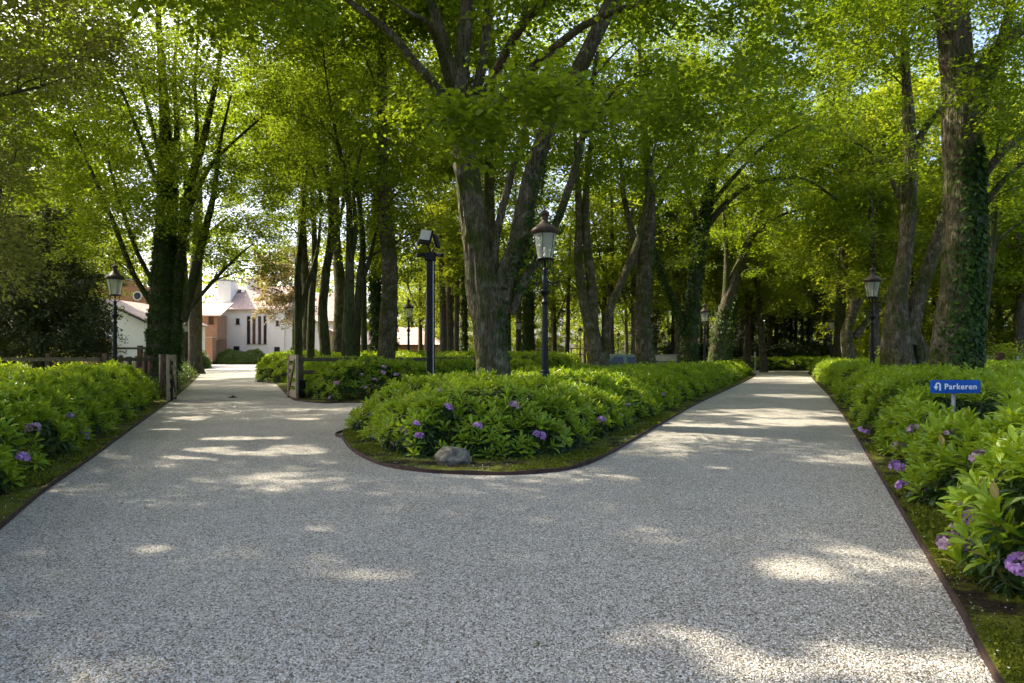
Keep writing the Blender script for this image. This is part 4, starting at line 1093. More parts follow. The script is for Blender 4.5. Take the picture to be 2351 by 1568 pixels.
# ------------------------------------------------------------------ parked cars
def make_car(label, loc, rz, paint, Ls=1.0):
    root = thing('parked_car', loc, label, 'car', 'cars parked behind the island hedge', rz)
    Lc, Wc, Hc = 4.1 * Ls, 1.66, 1.27
    low = [(-2.05, 0.30), (-2.07, 0.55), (-1.98, 0.78), (-1.35, 0.84), (-0.9, 0.86), (0.75, 0.86), (1.7, 0.76), (2.02, 0.62), (2.05, 0.32)]
    b = MB(); b.prism([(x * Ls, -Wc / 2, z) for x, z in low], (0, Wc, 0)); bd = b.build('body', M[paint], root, bevel=0.06)
    cab = [(-1.55, 0.84), (-1.05, 1.21), (-0.75, Hc), (0.10, Hc - 0.01), (0.30, 1.22), (0.85, 0.84)]
    b = MB(); n = len(cab); ins = [0.06, 0.16, 0.20, 0.20, 0.17, 0.06]
    L = [(x * Ls, -Wc / 2 + i, z) for (x, z), i in zip(cab, ins)]; Rr = [(x * Ls, Wc / 2 - i, z) for (x, z), i in zip(cab, ins)]
    b._add(L + Rr, [list(range(n))[::-1], [n + i for i in range(n)]] + [[i, i + 1, n + i + 1, n + i] for i in range(n - 1)] + [[n - 1, 0, n, 2 * n - 1]])
    b.build('cabin', M[paint], root, bevel=0.03)
    for s in (-1, 1):
        for (xa, xb, ta, tb) in ((-1.26, -0.50, -0.95, -0.50), (-0.26, 0.60, -0.26, 0.17)):
            w = MB(); y0 = s * (Wc / 2 - 0.052); y1 = s * (Wc / 2 - 0.155)
            w.prism([(xa * Ls, y0, 0.885), (xb * Ls, y0, 0.885), (tb * Ls, y1 + 0.012 * s, 1.15), (ta * Ls, y1 + 0.012 * s, 1.15)], (0, 0.008 * s, 0)); w.build('side_window', M['car_glass'], root)
    w = MB(); w.prism([(0.83 * Ls, -0.68, 0.875), (0.83 * Ls, 0.68, 0.875), (0.34 * Ls, 0.60, 1.205), (0.34 * Ls, -0.60, 1.205)], (0.012, 0, 0.012)); w.build('windscreen', M['car_glass'], root)
    w = MB(); w.prism([(-1.52 * Ls, -0.66, 0.88), (-1.52 * Ls, 0.66, 0.88), (-1.09 * Ls, 0.60, 1.19), (-1.09 * Ls, -0.60, 1.19)], (-0.012, 0, 0.012)); w.build('rear_window', M['car_glass'], root)
    for x in (-1.25, 1.3):
        for s in (-1, 1):
            t = MB(); t.tube([(x * Ls, s * 0.66, 0.31), (x * Ls, s * 0.86, 0.31)], 0.31, 20, smooth=False); wh = t.build('wheel', M['tyre'], root)
            t = MB(); t.tube([(x * Ls, s * 0.80, 0.31), (x * Ls, s * 0.868, 0.31)], 0.19, 14, smooth=False); t.build('rim', M['chrome'], wh)
    for s in (-1, 1):
        h = MB(); h.tube([(1.98 * Ls, s * 0.62, 0.64), (2.06 * Ls, s * 0.62, 0.63)], 0.09, 12); h.build('headlight', M['lens'], root)
        h = MB(); h.box((-2.045 * Ls, s * 0.66, 0.66), (0.05, 0.2, 0.12)); h.build('tail_light', M['corten'], root)
        h = MB(); h.box((0.62 * Ls, s * 0.90, 0.95), (0.10, 0.16, 0.11)); h.build('mirror', M[paint], root, bevel=0.02)
    MB().box((2.08 * Ls, 0, 0.40), (0.08, 1.6, 0.10)).box((-2.09 * Ls, 0, 0.42), (0.08, 1.6, 0.10)).build('bumper', M['chrome'], root, bevel=0.02)
    return root


make_car('green parked car with reflecting windows, seen over the island hedge', (at(1432, HY, 31).x, 31.0, 0.02), R(24), 'car_green')
make_car('black parked car with a sky-reflecting windscreen, seen over the island hedge', (at(1530, HY, 38.5).x, 38.5, 0.02), R(-112), 'car_black')


# ------------------------------------------------------------------ buildings
def zpx(py, D): return CAM_H + (HY - py) / FPX * D
def xpx(px, D): return (px - CX) / FPX * D


def window(root, x0, x1, y, z0, z1, sill=True, arch=False, mull=0, o=Vector((0, 0, 0))):
    """a window set on a wall that faces the camera at depth y"""
    c = Vector(((x0 + x1) / 2, y, (z0 + z1) / 2)) - o; w, h = x1 - x0, z1 - z0; t = 0.07
    fr = MB()
    if not arch:
        fr.box(c + Vector((0, -0.02, h / 2 - t / 2)), (w, 0.10, t)).box(c + Vector((0, -0.02, -h / 2 + t / 2)), (w, 0.10, t))
        fr.box(c + Vector((-w / 2 + t / 2, -0.02, 0)), (t, 0.10, h - 2 * t)).box(c + Vector((w / 2 - t / 2, -0.02, 0)), (t, 0.10, h - 2 * t))
        for k in range(mull): fr.box(c + Vector((-w / 2 + w * (k + 1) / (mull + 1), -0.02, 0)), (0.05, 0.08, h - 2 * t))
    else:
        pts = [(w / 2 * math.cos(a), -h / 2 + (h) * math.sin(a)) for a in np.linspace(0, math.pi, 13)]
        for i in range(12): fr.bar(c + Vector((pts[i][0], -0.02, pts[i][1])), c + Vector((pts[i + 1][0], -0.02, pts[i + 1][1])), 0.10, t)
    f = fr.build('window', M['frame'], root)
    p = MB()
    if not arch: p.box(c + Vector((0, -0.012, 0)), (w - 2 * t, 0.03, h - 2 * t))
    else: p.prism([c + Vector((q[0] * 0.97, -0.02, -h / 2 + (q[1] + h / 2) * 0.97)) for q in pts], (0, 0.03, 0))
    p.build('pane', M['pane'], f)
    if sill: MB().box(c + Vector((0, -0.06, -h / 2 - 0.06)), (w + 0.16, 0.18, 0.07)).build('sill', M['frame'], f)
    return f


D = 96.0
hs = thing('white_house', (xpx(620, D), D + 4, 0), 'large white plastered villa with tiled roof and four tall slit windows', 'house'); O = Vector(hs.location)
xl, xr2 = xpx(508, D), xpx(652, D); xe = xpx(790, D)
ze = zpx(709, D); z2 = zpx(736, D)
MB().box(Vector(((xl + xr2) / 2, D + 4, ze / 2)) - O, (xr2 - xl, 8, ze)).build('wall', M['stucco'], hs)
MB().box(Vector(((xr2 + xe) / 2 + 0.002, D + 4.4, z2 / 2)) - O, (xe - xr2, 8, z2)).build('wall', M['stucco'], hs)
# stair tower and chimney block at its left
tx0, tx1 = xpx(493, D), xpx(524, D); zt = zpx(643, D)
MB().box(Vector(((tx0 + xl) / 2 + 0.1, D + 0.2, zpx(700, D) / 2)) - O, (xl - tx0 + 0.2, 5.0, zpx(700, D))).build('wall', M['stucco'], hs)
MB().box(Vector(((tx0 + tx1) / 2, D + 2.2, zt / 2)) - O, (tx1 - tx0, 2.6, zt)).build('chimney', M['stucco'], hs)
MB().box(Vector(((tx0 + tx1) / 2, D + 2.2, zt + 0.08)) - O, (tx1 - tx0 + 0.2, 2.8, 0.16)).build('chimney_cap', M['zinc'], hs)
zr = zpx(662, D + 4) + 0.3
def slope(x0, x1, y0, z0, y1, z1, th=0.16):
    return [(x0, y0, z0), (x1, y0, z0), (x1, y1, z1), (x0, y1, z1)], (0, 0, -th)
mb = MB()
for s in (slope(xl - 0.1, xr2 + 0.5, D - 0.45, ze - 0.05, D + 4, zr), slope(xl - 0.1, xr2 + 0.5, D + 8.4, ze - 0.05, D + 4.002, zr)): mb.prism([Vector(p) - O for p in s[0]], s[1])
mb.build('roof', M['tiles'], hs, uv=True)
mb = MB(); zr2 = zr - 0.9
for s in (slope(xr2 + 0.502, xe + 0.4, D - 0.1, z2 - 0.05, D + 4.4, zr2), slope(xr2 + 0.502, xe + 0.4, D + 8.9, z2 - 0.05, D + 4.402, zr2)): mb.prism([Vector(p) - O for p in s[0]], s[1])
rf = mb.build('roof', M['tiles'], hs, uv=True)
MB().prism([Vector((xl, D, ze)) - O, Vector((xl, D + 8, ze)) - O, Vector((xl, D + 4, zr - 0.2)) - O], (0.2, 0, 0)).build('gable', M['stucco'], hs)
MB().prism([Vector((xr2 + 0.3, D + 0.1, ze - 0.1)) - O, Vector((xr2 + 0.3, D + 8, ze - 0.1)) - O, Vector((xr2 + 0.3, D + 4, zr - 0.2)) - O], (0.15, 0, 0)).build('gable', M['stucco'], hs)
cx0, cx1 = xpx(570, D + 4), xpx(590, D + 4)
MB().box(Vector(((cx0 + cx1) / 2, D + 4, zr + 0.2)) - O, (cx1 - cx0, 1.0, 1.5)).build('chimney', M['stucco'], hs)
MB().box(Vector(((cx0 + cx1) / 2, D + 4, zr + 1.0)) - O, (cx1 - cx0 + 0.2, 1.2, 0.12)).build('chimney_cap', M['frame'], hs)
fs = (zr - ze + 0.05) / 4.45
sk = MB(); ya, yb = D + 2.6, D + 3.2
sk.prism([Vector((xpx(527, D), ya, ze - 0.05 + fs * (ya - D + 0.45) + 0.03)) - O, Vector((xpx(544, D), ya, ze - 0.05 + fs * (ya - D + 0.45) + 0.03)) - O, Vector((xpx(544, D), yb, ze - 0.05 + fs * (yb - D + 0.45) + 0.03)) - O, Vector((xpx(527, D), yb, ze - 0.05 + fs * (yb - D + 0.45) + 0.03)) - O], (0, 0, 0.08)); sk.build('skylight', M['pane'], hs)
for a, b in ((567.5, 574.7), (580, 586.6), (593, 599.6), (605.6, 612)): window(hs, xpx(a, D), xpx(b, D), D, zpx(789, D), zpx(726, D), o=O)
window(hs, xpx(542, D), xpx(550, D), D, zpx(744, D), zpx(731, D), o=O); window(hs, xpx(634, D), xpx(640, D), D, zpx(747, D), zpx(736, D), o=O)
window(hs, xpx(536.5, D), xpx(550, D), D, zpx(806, D), zpx(795, D), o=O); window(hs, xpx(630, D), xpx(642.5, D), D, zpx(807, D), zpx(796.5, D), o=O)
window(hs, xpx(664, D), xpx(677, D), D + 0.4, zpx(808, D), zpx(796, D), arch=True, sill=False, o=O)
window(hs, xpx(670, D), xpx(678, D), D + 0.4, zpx(756, D), zpx(741, D), mull=1, o=O); window(hs, xpx(728, D), xpx(745, D), D + 0.4, zpx(758, D), zpx(742, D), mull=1, o=O)
MB().box(Vector((xpx(684, D), D + 0.36, zpx(749, D))) - O, (0.9, 0.1, 1.0)).build('shutter', M['wood_door'], hs)

# brick wing left of the villa
D2 = 90.0
bw = thing('brick_wing', (xpx(462, D2), D2 + 3, 0), 'red brick wing with a porch, joined to the left of the white villa', 'building'); O = Vector(bw.location)
x0, x1 = xpx(438, D2), xpx(477, D2); zz = zpx(722, D2)
MB().box(Vector(((x0 + x1) / 2, D2 + 3.5, zz / 2)) - O, (x1 - x0, 5, zz)).build('wall', M['brick'], bw, uv=True)
MB().box(Vector((xpx(486, D2), D2 + 2, zz / 2 + 1.7)) - O, (xpx(495, D2) - x1 - 0.01, 3, zz - 3.4)).build('upper_wall', M['brick'], bw, uv=True)
MB().box(Vector((xpx(485.5, D2), D2 - 0.4, zpx(775, D2) / 2 + 0.2)) - O, (1.1, 1.1, zpx(775, D2) - 0.4)).build('pillar', M['brick'], bw, uv=True)
MB().box(Vector((xpx(485.5, D2), D2 - 0.4, 0.2)) - O, (1.2, 1.2, 0.4)).build('plinth', M['frame'], bw)
mb = MB(); s = slope(xpx(432, D2), xpx(508, D2), D2 - 0.2, zz - 0.1, D2 + 4, zpx(690, D2)); mb.prism([Vector(p) - O for p in s[0]], s[1]); mb.build('roof', M['tiles'], bw, uv=True)
window(bw, xpx(475, D2), xpx(486, D2), D2 + 0.48, zpx(743, D2), zpx(726, D2), o=O, mull=1)
MB().box(Vector((xpx(455, D2), D2 + 0.2, zpx(777, D2))) - O, (4.2, 1.8, 0.35)).build('porch_roof', M['stucco'], bw)
dr = MB().box(Vector((xpx(468, D2), D2 + 0.96, 1.35)) - O, (1.0, 0.08, 2.7)).build('door', M['frame'], bw)
MB().box(Vector((xpx(472, D2), D2 + 0.9, 1.25)) - O, (0.05, 0.06, 0.2)).build('handle', M['chrome'], dr)
MB().box(Vector((xpx(448, D2), D2 + 0.97, 1.4)) - O, (1.6, 0.06, 2.2)).build('shutter', M['wood_door'], bw)

# white gabled building and brick tower at the far left
D3 = 60.0
gw = thing('gabled_building', (xpx(255, D3), D3 + 4, 0), 'white gabled outbuilding with a tiled roof behind the dark yew', 'building'); O = Vector(gw.location)
xa, xc, xd = xpx(126, D3), xpx(228, D3), xpx(330, D3); za, zc_ = zpx(689, D3), zpx(737, D3)
MB().prism([Vector(p) - O for p in ((xa, D3, 0), (xd, D3, 0), (xd, D3, zc_), (xc, D3, za), (xa, D3, zc_))], (0, 12, 0)).build('wall', M['stucco'], gw)
mb = MB()
for xx in (xd + 0.3, xa - 0.3):
    ex = (xx - xc); zlow = zc_ - 0.14
    mb.prism([Vector(p) - O for p in ((xx, D3 - 0.3, zlow + 0.1), (xx, D3 + 12.3, zlow + 0.1), (xc, D3 + 12.3, za + 0.12), (xc, D3 - 0.3, za + 0.12))], (0, 0, 0.13))
mb.build('roof', M['tiles'], gw, uv=True)
mb = MB()
for xx in (xd + 0.3, xa - 0.3): mb.bar(Vector((xx, D3 - 0.33, zc_ - 0.08)) - O, Vector((xc, D3 - 0.33, za + 0.08)) - O, 0.05, 0.16)
mb.build('barge_board', M['frame'], gw)
wd = MB().box(Vector((xpx(209, D3), D3 - 0.8, 1.35)) - O, (3.4, 1.3, 2.5)).build('porch', M['wood_door'], gw)
MB().prism([Vector(p) - O for p in ((xpx(180, D3), D3 - 1.6, 2.55), (xpx(238, D3), D3 - 1.6, 2.75), (xpx(238, D3), D3 - 0.05, 2.95), (xpx(180, D3), D3 - 0.05, 2.75))], (0, 0, 0.12)).build('porch_roof', M['tiles'], wd, uv=True)
D4 = 76.0
bt = thing('brick_building', (xpx(260, D4), D4 + 4, 0), 'orange brick building with a round window behind the white gable', 'building'); O = Vector(bt.location)
MB().box(Vector((xpx(226, D4), D4 + 3, zpx(634, D4) / 2)) - O, (xpx(248, D4) - xpx(204, D4), 6, zpx(634, D4))).build('tower', M['brick_orange'], bt, uv=True)
MB().box(Vector((xpx(226, D4), D4 + 3, zpx(634, D4) + 0.1)) - O, (xpx(248, D4) - xpx(204, D4) + 0.2, 6.2, 0.2)).build('parapet', M['zinc'], bt)
MB().box(Vector((xpx(300, D4), D4 + 3.2, zpx(658, D4) / 2)) - O, (xpx(352, D4) - xpx(248.2, D4), 6, zpx(658, D4))).build('wall', M['brick_orange'], bt, uv=True)
rw = MB(); c = Vector((xpx(314, D4), D4 + 0.18, zpx(679, D4))) - O
for k in range(16):
    a, b = 2 * math.pi * k / 16, 2 * math.pi * (k + 1) / 16; rw.bar(c + Vector((0.46 * math.cos(a), -0.02, 0.46 * math.sin(a))), c + Vector((0.46 * math.cos(b), -0.02, 0.46 * math.sin(b))), 0.12, 0.12)
w_ = rw.build('round_window', M['stucco'], bt); MB().tube([c + Vector((0, 0.0, 0)), c + Vector((0, -0.03, 0))], 0.42, 20, smooth=False).build('pane', M['pane'], w_)

# tiled garage on the right of the villa
D5 = 74.0
gr = thing('garage', (xpx(905, D5), D5 + 4, 0), 'low garage with a pale tiled hipped roof and larch doors', 'garage'); O = Vector(gr.location)
x0, x1 = xpx(792, D5), xpx(1005, D5); zw = zpx(790, D5)
MB().box(Vector(((x0 + x1) / 2, D5 + 3.5, zw / 2)) - O, (x1 - x0, 7, zw)).build('wall', M['brick_pale'], gr, uv=True)
for a, b in ((905, 939), (947, 1000), (860, 900)):
    MB().box(Vector(((xpx(a, D5) + xpx(b, D5)) / 2, D5 - 0.02, zw / 2 - 0.12)) - O, (xpx(b, D5) - xpx(a, D5), 0.08, zw - 0.35)).build('garage_door', M['wood_door'], gr)
e = 0.5; zrg = zpx(751, D5 + 3.5)
A = (x0 - e, D5 - e, zw - 0.08); B = (x1 + e, D5 - e, zw - 0.08); Cc = (x1 + e, D5 + 7 + e, zw - 0.08); Dd_ = (x0 - e, D5 + 7 + e, zw - 0.08); E = (x0 + 3.2, D5 + 3.5, zrg); F = (x1 - 2.6, D5 + 3.5, zrg)
mb = MB(); mb._add([Vector(p) - O for p in (A, B, Cc, Dd_, E, F)], [(0, 1, 5, 4), (1, 2, 5), (2, 3, 4, 5), (3, 0, 4), (3, 2, 1, 0)]); mb.build('roof', M['tiles'], gr, uv=True)
mb = MB(); mb.bar(Vector((x0 - e, D5 - e - 0.06, zw - 0.12)) - O, Vector((x1 + e, D5 - e - 0.06, zw - 0.12)) - O, 0.1, 0.12); mb.build('gutter', M['frame'], gr)
bh = thing('beige_annex', (xpx(768, 84), 87, 0), 'beige rendered annex with a dark verge between the beech trunks', 'building'); O = Vector(bh.location)
xa, xb = xpx(752, 84), xpx(790, 84); zc_ = zpx(760, 84)
MB().prism([Vector(p) - O for p in ((xa, 84, 0), (xb, 84, 0), (xb, 84, zpx(778, 84)), (xa, 84, zc_))], (0, 5, 0)).build('wall', M['wall_beige'], bh)
MB().prism([Vector(p) - O for p in ((xa - 0.1, 83.7, zc_ + 0.1), (xb + 0.4, 83.7, zpx(779, 84)), (xb + 0.4, 83.7, zpx(779, 84) + 0.22), (xa - 0.1, 83.7, zc_ + 0.34))], (0, 5.6, 0)).build('roof', M['tiles'], bh, uv=True)


# ------------------------------------------------------------------ trees traced from the picture
def cat(*a): return np.concatenate(a)


D = 13.0
st = to_ground(stems_px(D, [
    [(1134, 890, 118), (1128, 800, 112), (1122, 720, 122), (1106, 640, 108), (1094, 560, 92), (1078, 450, 84), (1062, 320, 80), (1050, 220, 78), (1062, 120, 50), (1075, -20, 40), (1085, -160, 24)],
    [(1140, 730, 70), (1160, 640, 70), (1188, 560, 66), (1208, 470, 64), (1232, 370, 60), (1262, 290, 56), (1310, 200, 54), (1360, 95, 50), (1408, -10, 44), (1450, -150, 26)],
    [(1130, 650, 30), (1140, 540, 28), (1166, 430, 26), (1190, 340, 22), (1215, 250, 14)],
    [(1172, 720, 34), (1206, 640, 30), (1246, 580, 27), (1290, 480, 27), (1325, 370, 25), (1348, 260, 20), (1372, 120, 12)],
    [(1046, 240, 36), (1005, 205, 34), (950, 140, 30), (890, 70, 26), (810, 10, 20), (720, -60, 12)],
    [(1048, 200, 40), (1018, 90, 34), (985, -10, 28), (960, -120, 16)],
    [(1068, 260, 40), (1098, 190, 36), (1116, 90, 34), (1126, -30, 30), (1140, -150, 16)],
], 0.67))
for p, k in ((Vector((-1.6, 10.2, 6.4)), 0.10), (Vector((1.4, 9.4, 6.6)), 0.10), (Vector((3.4, 10.6, 7.0)), 0.10)):
    st.append(([at(1060, 330, D), at(1060, 330, D).lerp(p, 0.5) + Vector((0, 0, 0.8)), p], [k, k * 0.7, k * 0.3]))
cr = cat(ell((0.2, 12.5, 12.6), (7.0, 6.0, 4.6), 420, 0.2, 8.2),
         boxpx(1010, 1100, 240, 290, 7.0, 7.6, 6), boxpx(1100, 1300, 205, 250, 7.0, 8.0, 8), boxpx(1420, 1520, 100, 300, 8.2, 11, 5),
         boxpx(1480, 1860, 120, 330, 8.5, 12, 14), boxpx(1440, 1900, -90, 120, 9, 13, 20), boxpx(1090, 1250, -90, 60, 10, 12, 5), boxpx(300, 760, -90, 40, 8, 11, 22),
         boxpx(860, 960, 160, 260, 11, 13, 3))
make_tree('lime_tree', 'thick mossy lime tree forking low above the island hedge', 'tree', (at(1134, HY, D).x, D, 0.0), st, cr, M['bark'], M['leaf_lime'], 0.074, T_LIME, (0.72, 0.55, 0.28, 0.3), 44, 4,
          n=24, flare=0.3, ivy=[([3], 260, 0.07, (2.2, 4.2), 9, None), ([1], 420, 0.07, (2.3, 5.0), 0.7, -0.4), ([0], 140, 0.07, (1.2, 2.6), 0.5, -0.2)])

D = 24.0
st = to_ground(stems_px(D, [
    [(368, 842, 112), (375, 640, 96), (384, 480, 74), (381, 330, 50), (373, 180, 32), (365, 60, 24), (360, -100, 12)],
    [(398, 832, 54), (408, 650, 46), (436, 430, 34), (465, 330, 28), (495, 190, 20), (515, 60, 12)],
    [(385, 560, 30), (398, 450, 26), (406, 300, 22), (400, 180, 17), (410, 40, 10)],
    [(350, 700, 24), (305, 625, 21), (264, 520, 19), (230, 440, 16), (200, 370, 12), (165, 290, 8)],
    [(352, 650, 20), (312, 572, 17), (284, 490, 14), (262, 420, 12), (240, 330, 8)],
    [(382, 480, 24), (348, 385, 18), (312, 290, 15), (280, 210, 11), (240, 130, 7)],
    [(380, 410, 20), (352, 300, 15), (326, 200, 12), (300, 90, 7)],
    [(432, 480, 24), (480, 385, 17), (532, 330, 12), (600, 270, 7)],
    [(422, 735, 34), (450, 620, 36), (472, 525, 30), (492, 440, 22), (505, 330, 14), (530, 220, 8)],
    [(424, 722, 18), (490, 645, 15), (542, 592, 9), (580, 560, 5)],
    [(440, 430, 20), (452, 300, 16), (448, 180, 12), (460, 40, 8)]], 0.55))
cr = cat(ell((-12.3, 24, 13.5), (6.5, 5.5, 5.5), 190, 0.3, 7), boxpx(120, 660, -60, 540, 20, 27, 300), boxpx(100, 330, 440, 640, 22, 27, 26), boxpx(440, 640, 500, 640, 22, 27, 20))
make_tree('beech_tree', 'ivy-clad many-stemmed beech beside the open left gate', 'tree', (at(372, HY, D).x, D, 0), st, cr, M['bark_dark'], M['leaf_beech'], 0.10, T_DIAMOND, (0.9, 0.6, 0.15, 0.16), 52, 4,
          n=16, flare=0.2, ivy=[([0], 7500, 0.11, (0.1, 9.0), 9, None), ([1], 2200, 0.11, (0.1, 7.5), 9, None), ([2], 500, 0.12, (5, 9.0), 9, None)])

D = 46.0
st = to_ground(stems_px(D, [[(449, 820, 38), (448, 660, 36), (453, 560, 30), (456, 420, 20), (460, 280, 10)], [(450, 600, 16), (480, 540, 14), (520, 500, 8)]]))
make_tree('beech_tree', 'straight brown trunk left of the brick pillar', 'tree', (at(449, HY, D).x, D, 0), st, cat(boxpx(410, 660, 200, 590, 38, 50, 240), ell((at(449, HY, D).x, D, 16), (6, 5, 5), 60)), M['bark_brown'], M['leaf_beech'], 0.13, nleaf=36, n=12)

# the tree at the left edge, its trunk just outside the picture
st = [([Vector((-12.6, 12.2, -0.05)), Vector((-12.5, 12.2, 4)), Vector((-12.2, 12.3, 8)), Vector((-12, 12, 14))], [0.35, 0.28, 0.2, 0.05]), ([Vector((-12.4, 12.2, 4.5)), Vector((-10.6, 12.3, 5.6)), Vector((-8.7, 12.6, 6.2))], [0.12, 0.07, 0.02]),
      ([Vector((-12.5, 12.2, 3.2)), Vector((-11.0, 12.6, 3.7)), Vector((-9.2, 13, 3.9))], [0.09, 0.05, 0.02])]
cr = cat(boxpx(-120, 60, -60, 620, 11, 14, 60), boxpx(40, 300, -60, 200, 11.5, 15, 40), boxpx(-40, 90, 300, 620, 12, 14, 16), ell((-12, 11.5, 10.5), (5.5, 5.5, 5.5), 230, 0.2, 4.5))
make_tree('beech_tree', 'olive-leaved tree overhanging the left edge', 'tree', (-12.6, 12.2, 0), st, cr, M['bark_dark'], M['leaf_olive'], 0.085, T_DIAMOND, (0.9, 0.6, 0.3, 0.25), 46, 3)

# dark yew
cr = cat(boxpx(0, 150, 480, 600, 23.5, 27, 34), boxpx(-60, 215, 590, 720, 23, 27, 90), boxpx(-80, 240, 700, 822, 22.8, 27, 110), boxpx(200, 262, 760, 805, 23, 24.5, 5))
st = to_ground(stems_px(25.5, [[(95, 820, 40), (100, 700, 34), (105, 580, 24), (108, 470, 8)]]))
make_tree('yew_tree', 'dark spreading yew behind the rail fence at the left', 'tree', (at(95, HY, 25.5).x, 25.5, 0), st, cr, M['bark_brown'], M['needle'], 0.13, T_NARROW, (0.85, 0.5, 0.35, 0.2), 75, 4)

for px, D, lab, bx in ((692, 54, 'tall beech on the right verge of the left drive, behind the trunk group', (500, 760, 150, 600, 200)), (424, 58, 'tall beech far down the left verge of the left drive', (330, 560, 180, 620, 170))):
    X = xpx(px, D); st = to_ground(stems_px(D, [[(px, 830, 26), (px + 2, 700, 23), (px - 3, 560, 18), (px + 4, 380, 9), (px, 220, 4)]]))
    make_tree('beech_tree', lab, 'tree', (X, D, 0), st, cat(boxpx(bx[0], bx[1], bx[2], bx[3], D - 6, D + 6, bx[4])), M['bark_beech'], M['leaf_beech'], 0.16, T_DIAMOND, (1.1, 0.7, 0.15, 0.18), 44, 3, n=10)
BEECH = [  # distance, stems, crown box, label
    (27, [[(685, 818, 36), (684, 720, 31), (683, 640, 27), (690, 560, 22), (698, 470, 17), (705, 370, 10), (712, 240, 5)], [(685, 745, 24), (705, 660, 21), (728, 580, 16), (736, 500, 10)]], (590, 760, 300, 520, 34), 'beech with a low fork, leftmost of the trunk group'),
    (29, [[(713, 822, 34), (715, 700, 29), (722, 600, 26), (720, 500, 20), (712, 400, 12), (700, 280, 6)]], (640, 800, 200, 480, 40), 'slim beech trunk, second from the left of the group'),
    (26, [[(748, 826, 46), (741, 720, 40), (748, 630, 35), (760, 540, 28), (756, 440, 20), (742, 320, 12), (730, 200, 6)], [(754, 580, 20), (778, 520, 15), (790, 440, 10)], [(742, 470, 14), (722, 400, 10), (690, 330, 6)]], (620, 860, 140, 430, 60), 'stout leaning beech, third from the left of the group'),
    (23, [[(797, 840, 50), (800, 720, 44), (803, 620, 38), (803, 520, 28), (796, 420, 22), (772, 310, 14), (752, 200, 8), (740, 90, 5)], [(803, 610, 24), (816, 530, 19), (813, 430, 14), (835, 320, 8)], [(770, 320, 10), (730, 280, 7), (680, 260, 5)]], (600, 960, 60, 430, 80), 'thick dark beech in front of the annex, before its twin'),
    (24.5, [[(814, 840, 42), (819, 740, 37), (826, 650, 34), (833, 560, 24), (823, 460, 17), (800, 370, 9)], [(828, 655, 24), (850, 590, 18), (862, 540, 14), (885, 480, 8), (930, 420, 4)], [(830, 600, 12), (900, 560, 9), (985, 515, 5)]], (720, 1010, 260, 560, 60), 'forked beech, rightmost thick trunk of the group'),
    (35, [[(836, 815, 26), (835, 650, 23), (830, 520, 16), (826, 380, 9)]], (780, 960, 330, 640, 70), 'thin beech trunk partly behind the group'),
]
for D, sl, bx, lab in BEECH:
    st = to_ground(stems_px(D, sl, 0.55)); X = st[0][0][0].x
    cr = cat(boxpx(bx[0], bx[1], bx[2], bx[3], D - 3, D + 2, bx[4]), ell((X, D, 15), (5.5, 5, 5), 26, 0.3, 9))
    make_tree('beech_tree', lab, 'tree', (X, D, 0), st, cr, M['bark_beech'], M['leaf_beech'], 0.10, T_DIAMOND, (0.95, 0.6, 0.12, 0.14), 44, 3, group='beech trunks behind the right gate', n=14)
for D, sl, bx, lab, ic in (
    (38, [[(866, 815, 34), (863, 680, 30), (861, 560, 24), (862, 420, 14)]], (780, 980, 330, 640, 60), 'ivy-covered trunk left of the tiled garage roof', 2600),
    (40, [[(903, 812, 25), (901, 640, 23), (898, 500, 18), (890, 390, 9)]], (840, 1040, 300, 620, 60), 'slender ivy-flecked trunk before the garage doors', 900),
    (49, [[(1018, 812, 20), (1017, 700, 19), (1012, 580, 15), (1006, 450, 8)]], (950, 1090, 460, 680, 34), 'trunk just right of the garage, leftmost of four', 0),
    (50, [[(1033, 812, 22), (1032, 690, 20), (1034, 560, 16), (1040, 440, 8)]], (960, 1090, 420, 640, 34), 'trunk right of the garage, second of four', 0),
    (52, [[(1048, 812, 15), (1049, 700, 14), (1052, 560, 10)]], (990, 1120, 430, 620, 24), 'thin grey trunk right of the garage, third of four', 0),
    (54, [[(1066, 812, 20), (1066, 690, 17), (1070, 560, 12), (1070, 450, 7)]], (1000, 1120, 470, 680, 24), 'ivy trunk right of the garage, nearest the thick lime', 1300),
    (52, [[(1212, 812, 36), (1213, 700, 30), (1215, 580, 22), (1220, 450, 12)]], (1160, 1330, 440, 680, 36), 'ivy-darkened trunk just behind the tall island lamp', 2600),
    (58, [[(1302, 814, 14), (1304, 740, 12), (1306, 640, 9), (1310, 520, 5)]], (1250, 1390, 440, 700, 30), 'thin sunlit trunk left of the twin leaning trunks', 0),
):
    st = to_ground(stems_px(D, sl)); X = st[0][0][0].x
    cr = cat(boxpx(bx[0], bx[1], bx[2], bx[3], D - 4, D + 3, bx[4]), ell((X, D, 17), (5, 5, 5), 50, 0.3, 9))
    make_tree('woodland_tree', lab, 'tree', (X, D, 0), st, cr, M['bark_brown'] if not ic else M['bark_dark'], M['leaf_far'], 0.17, T_DIAMOND, (1.1, 0.7, 0.15, 0.2), 44, 4, group='trees of the wood behind the long hedge', n=10, ivy=[([0], ic, 0.20, (0.3, 9), 9, None)] if ic else None)

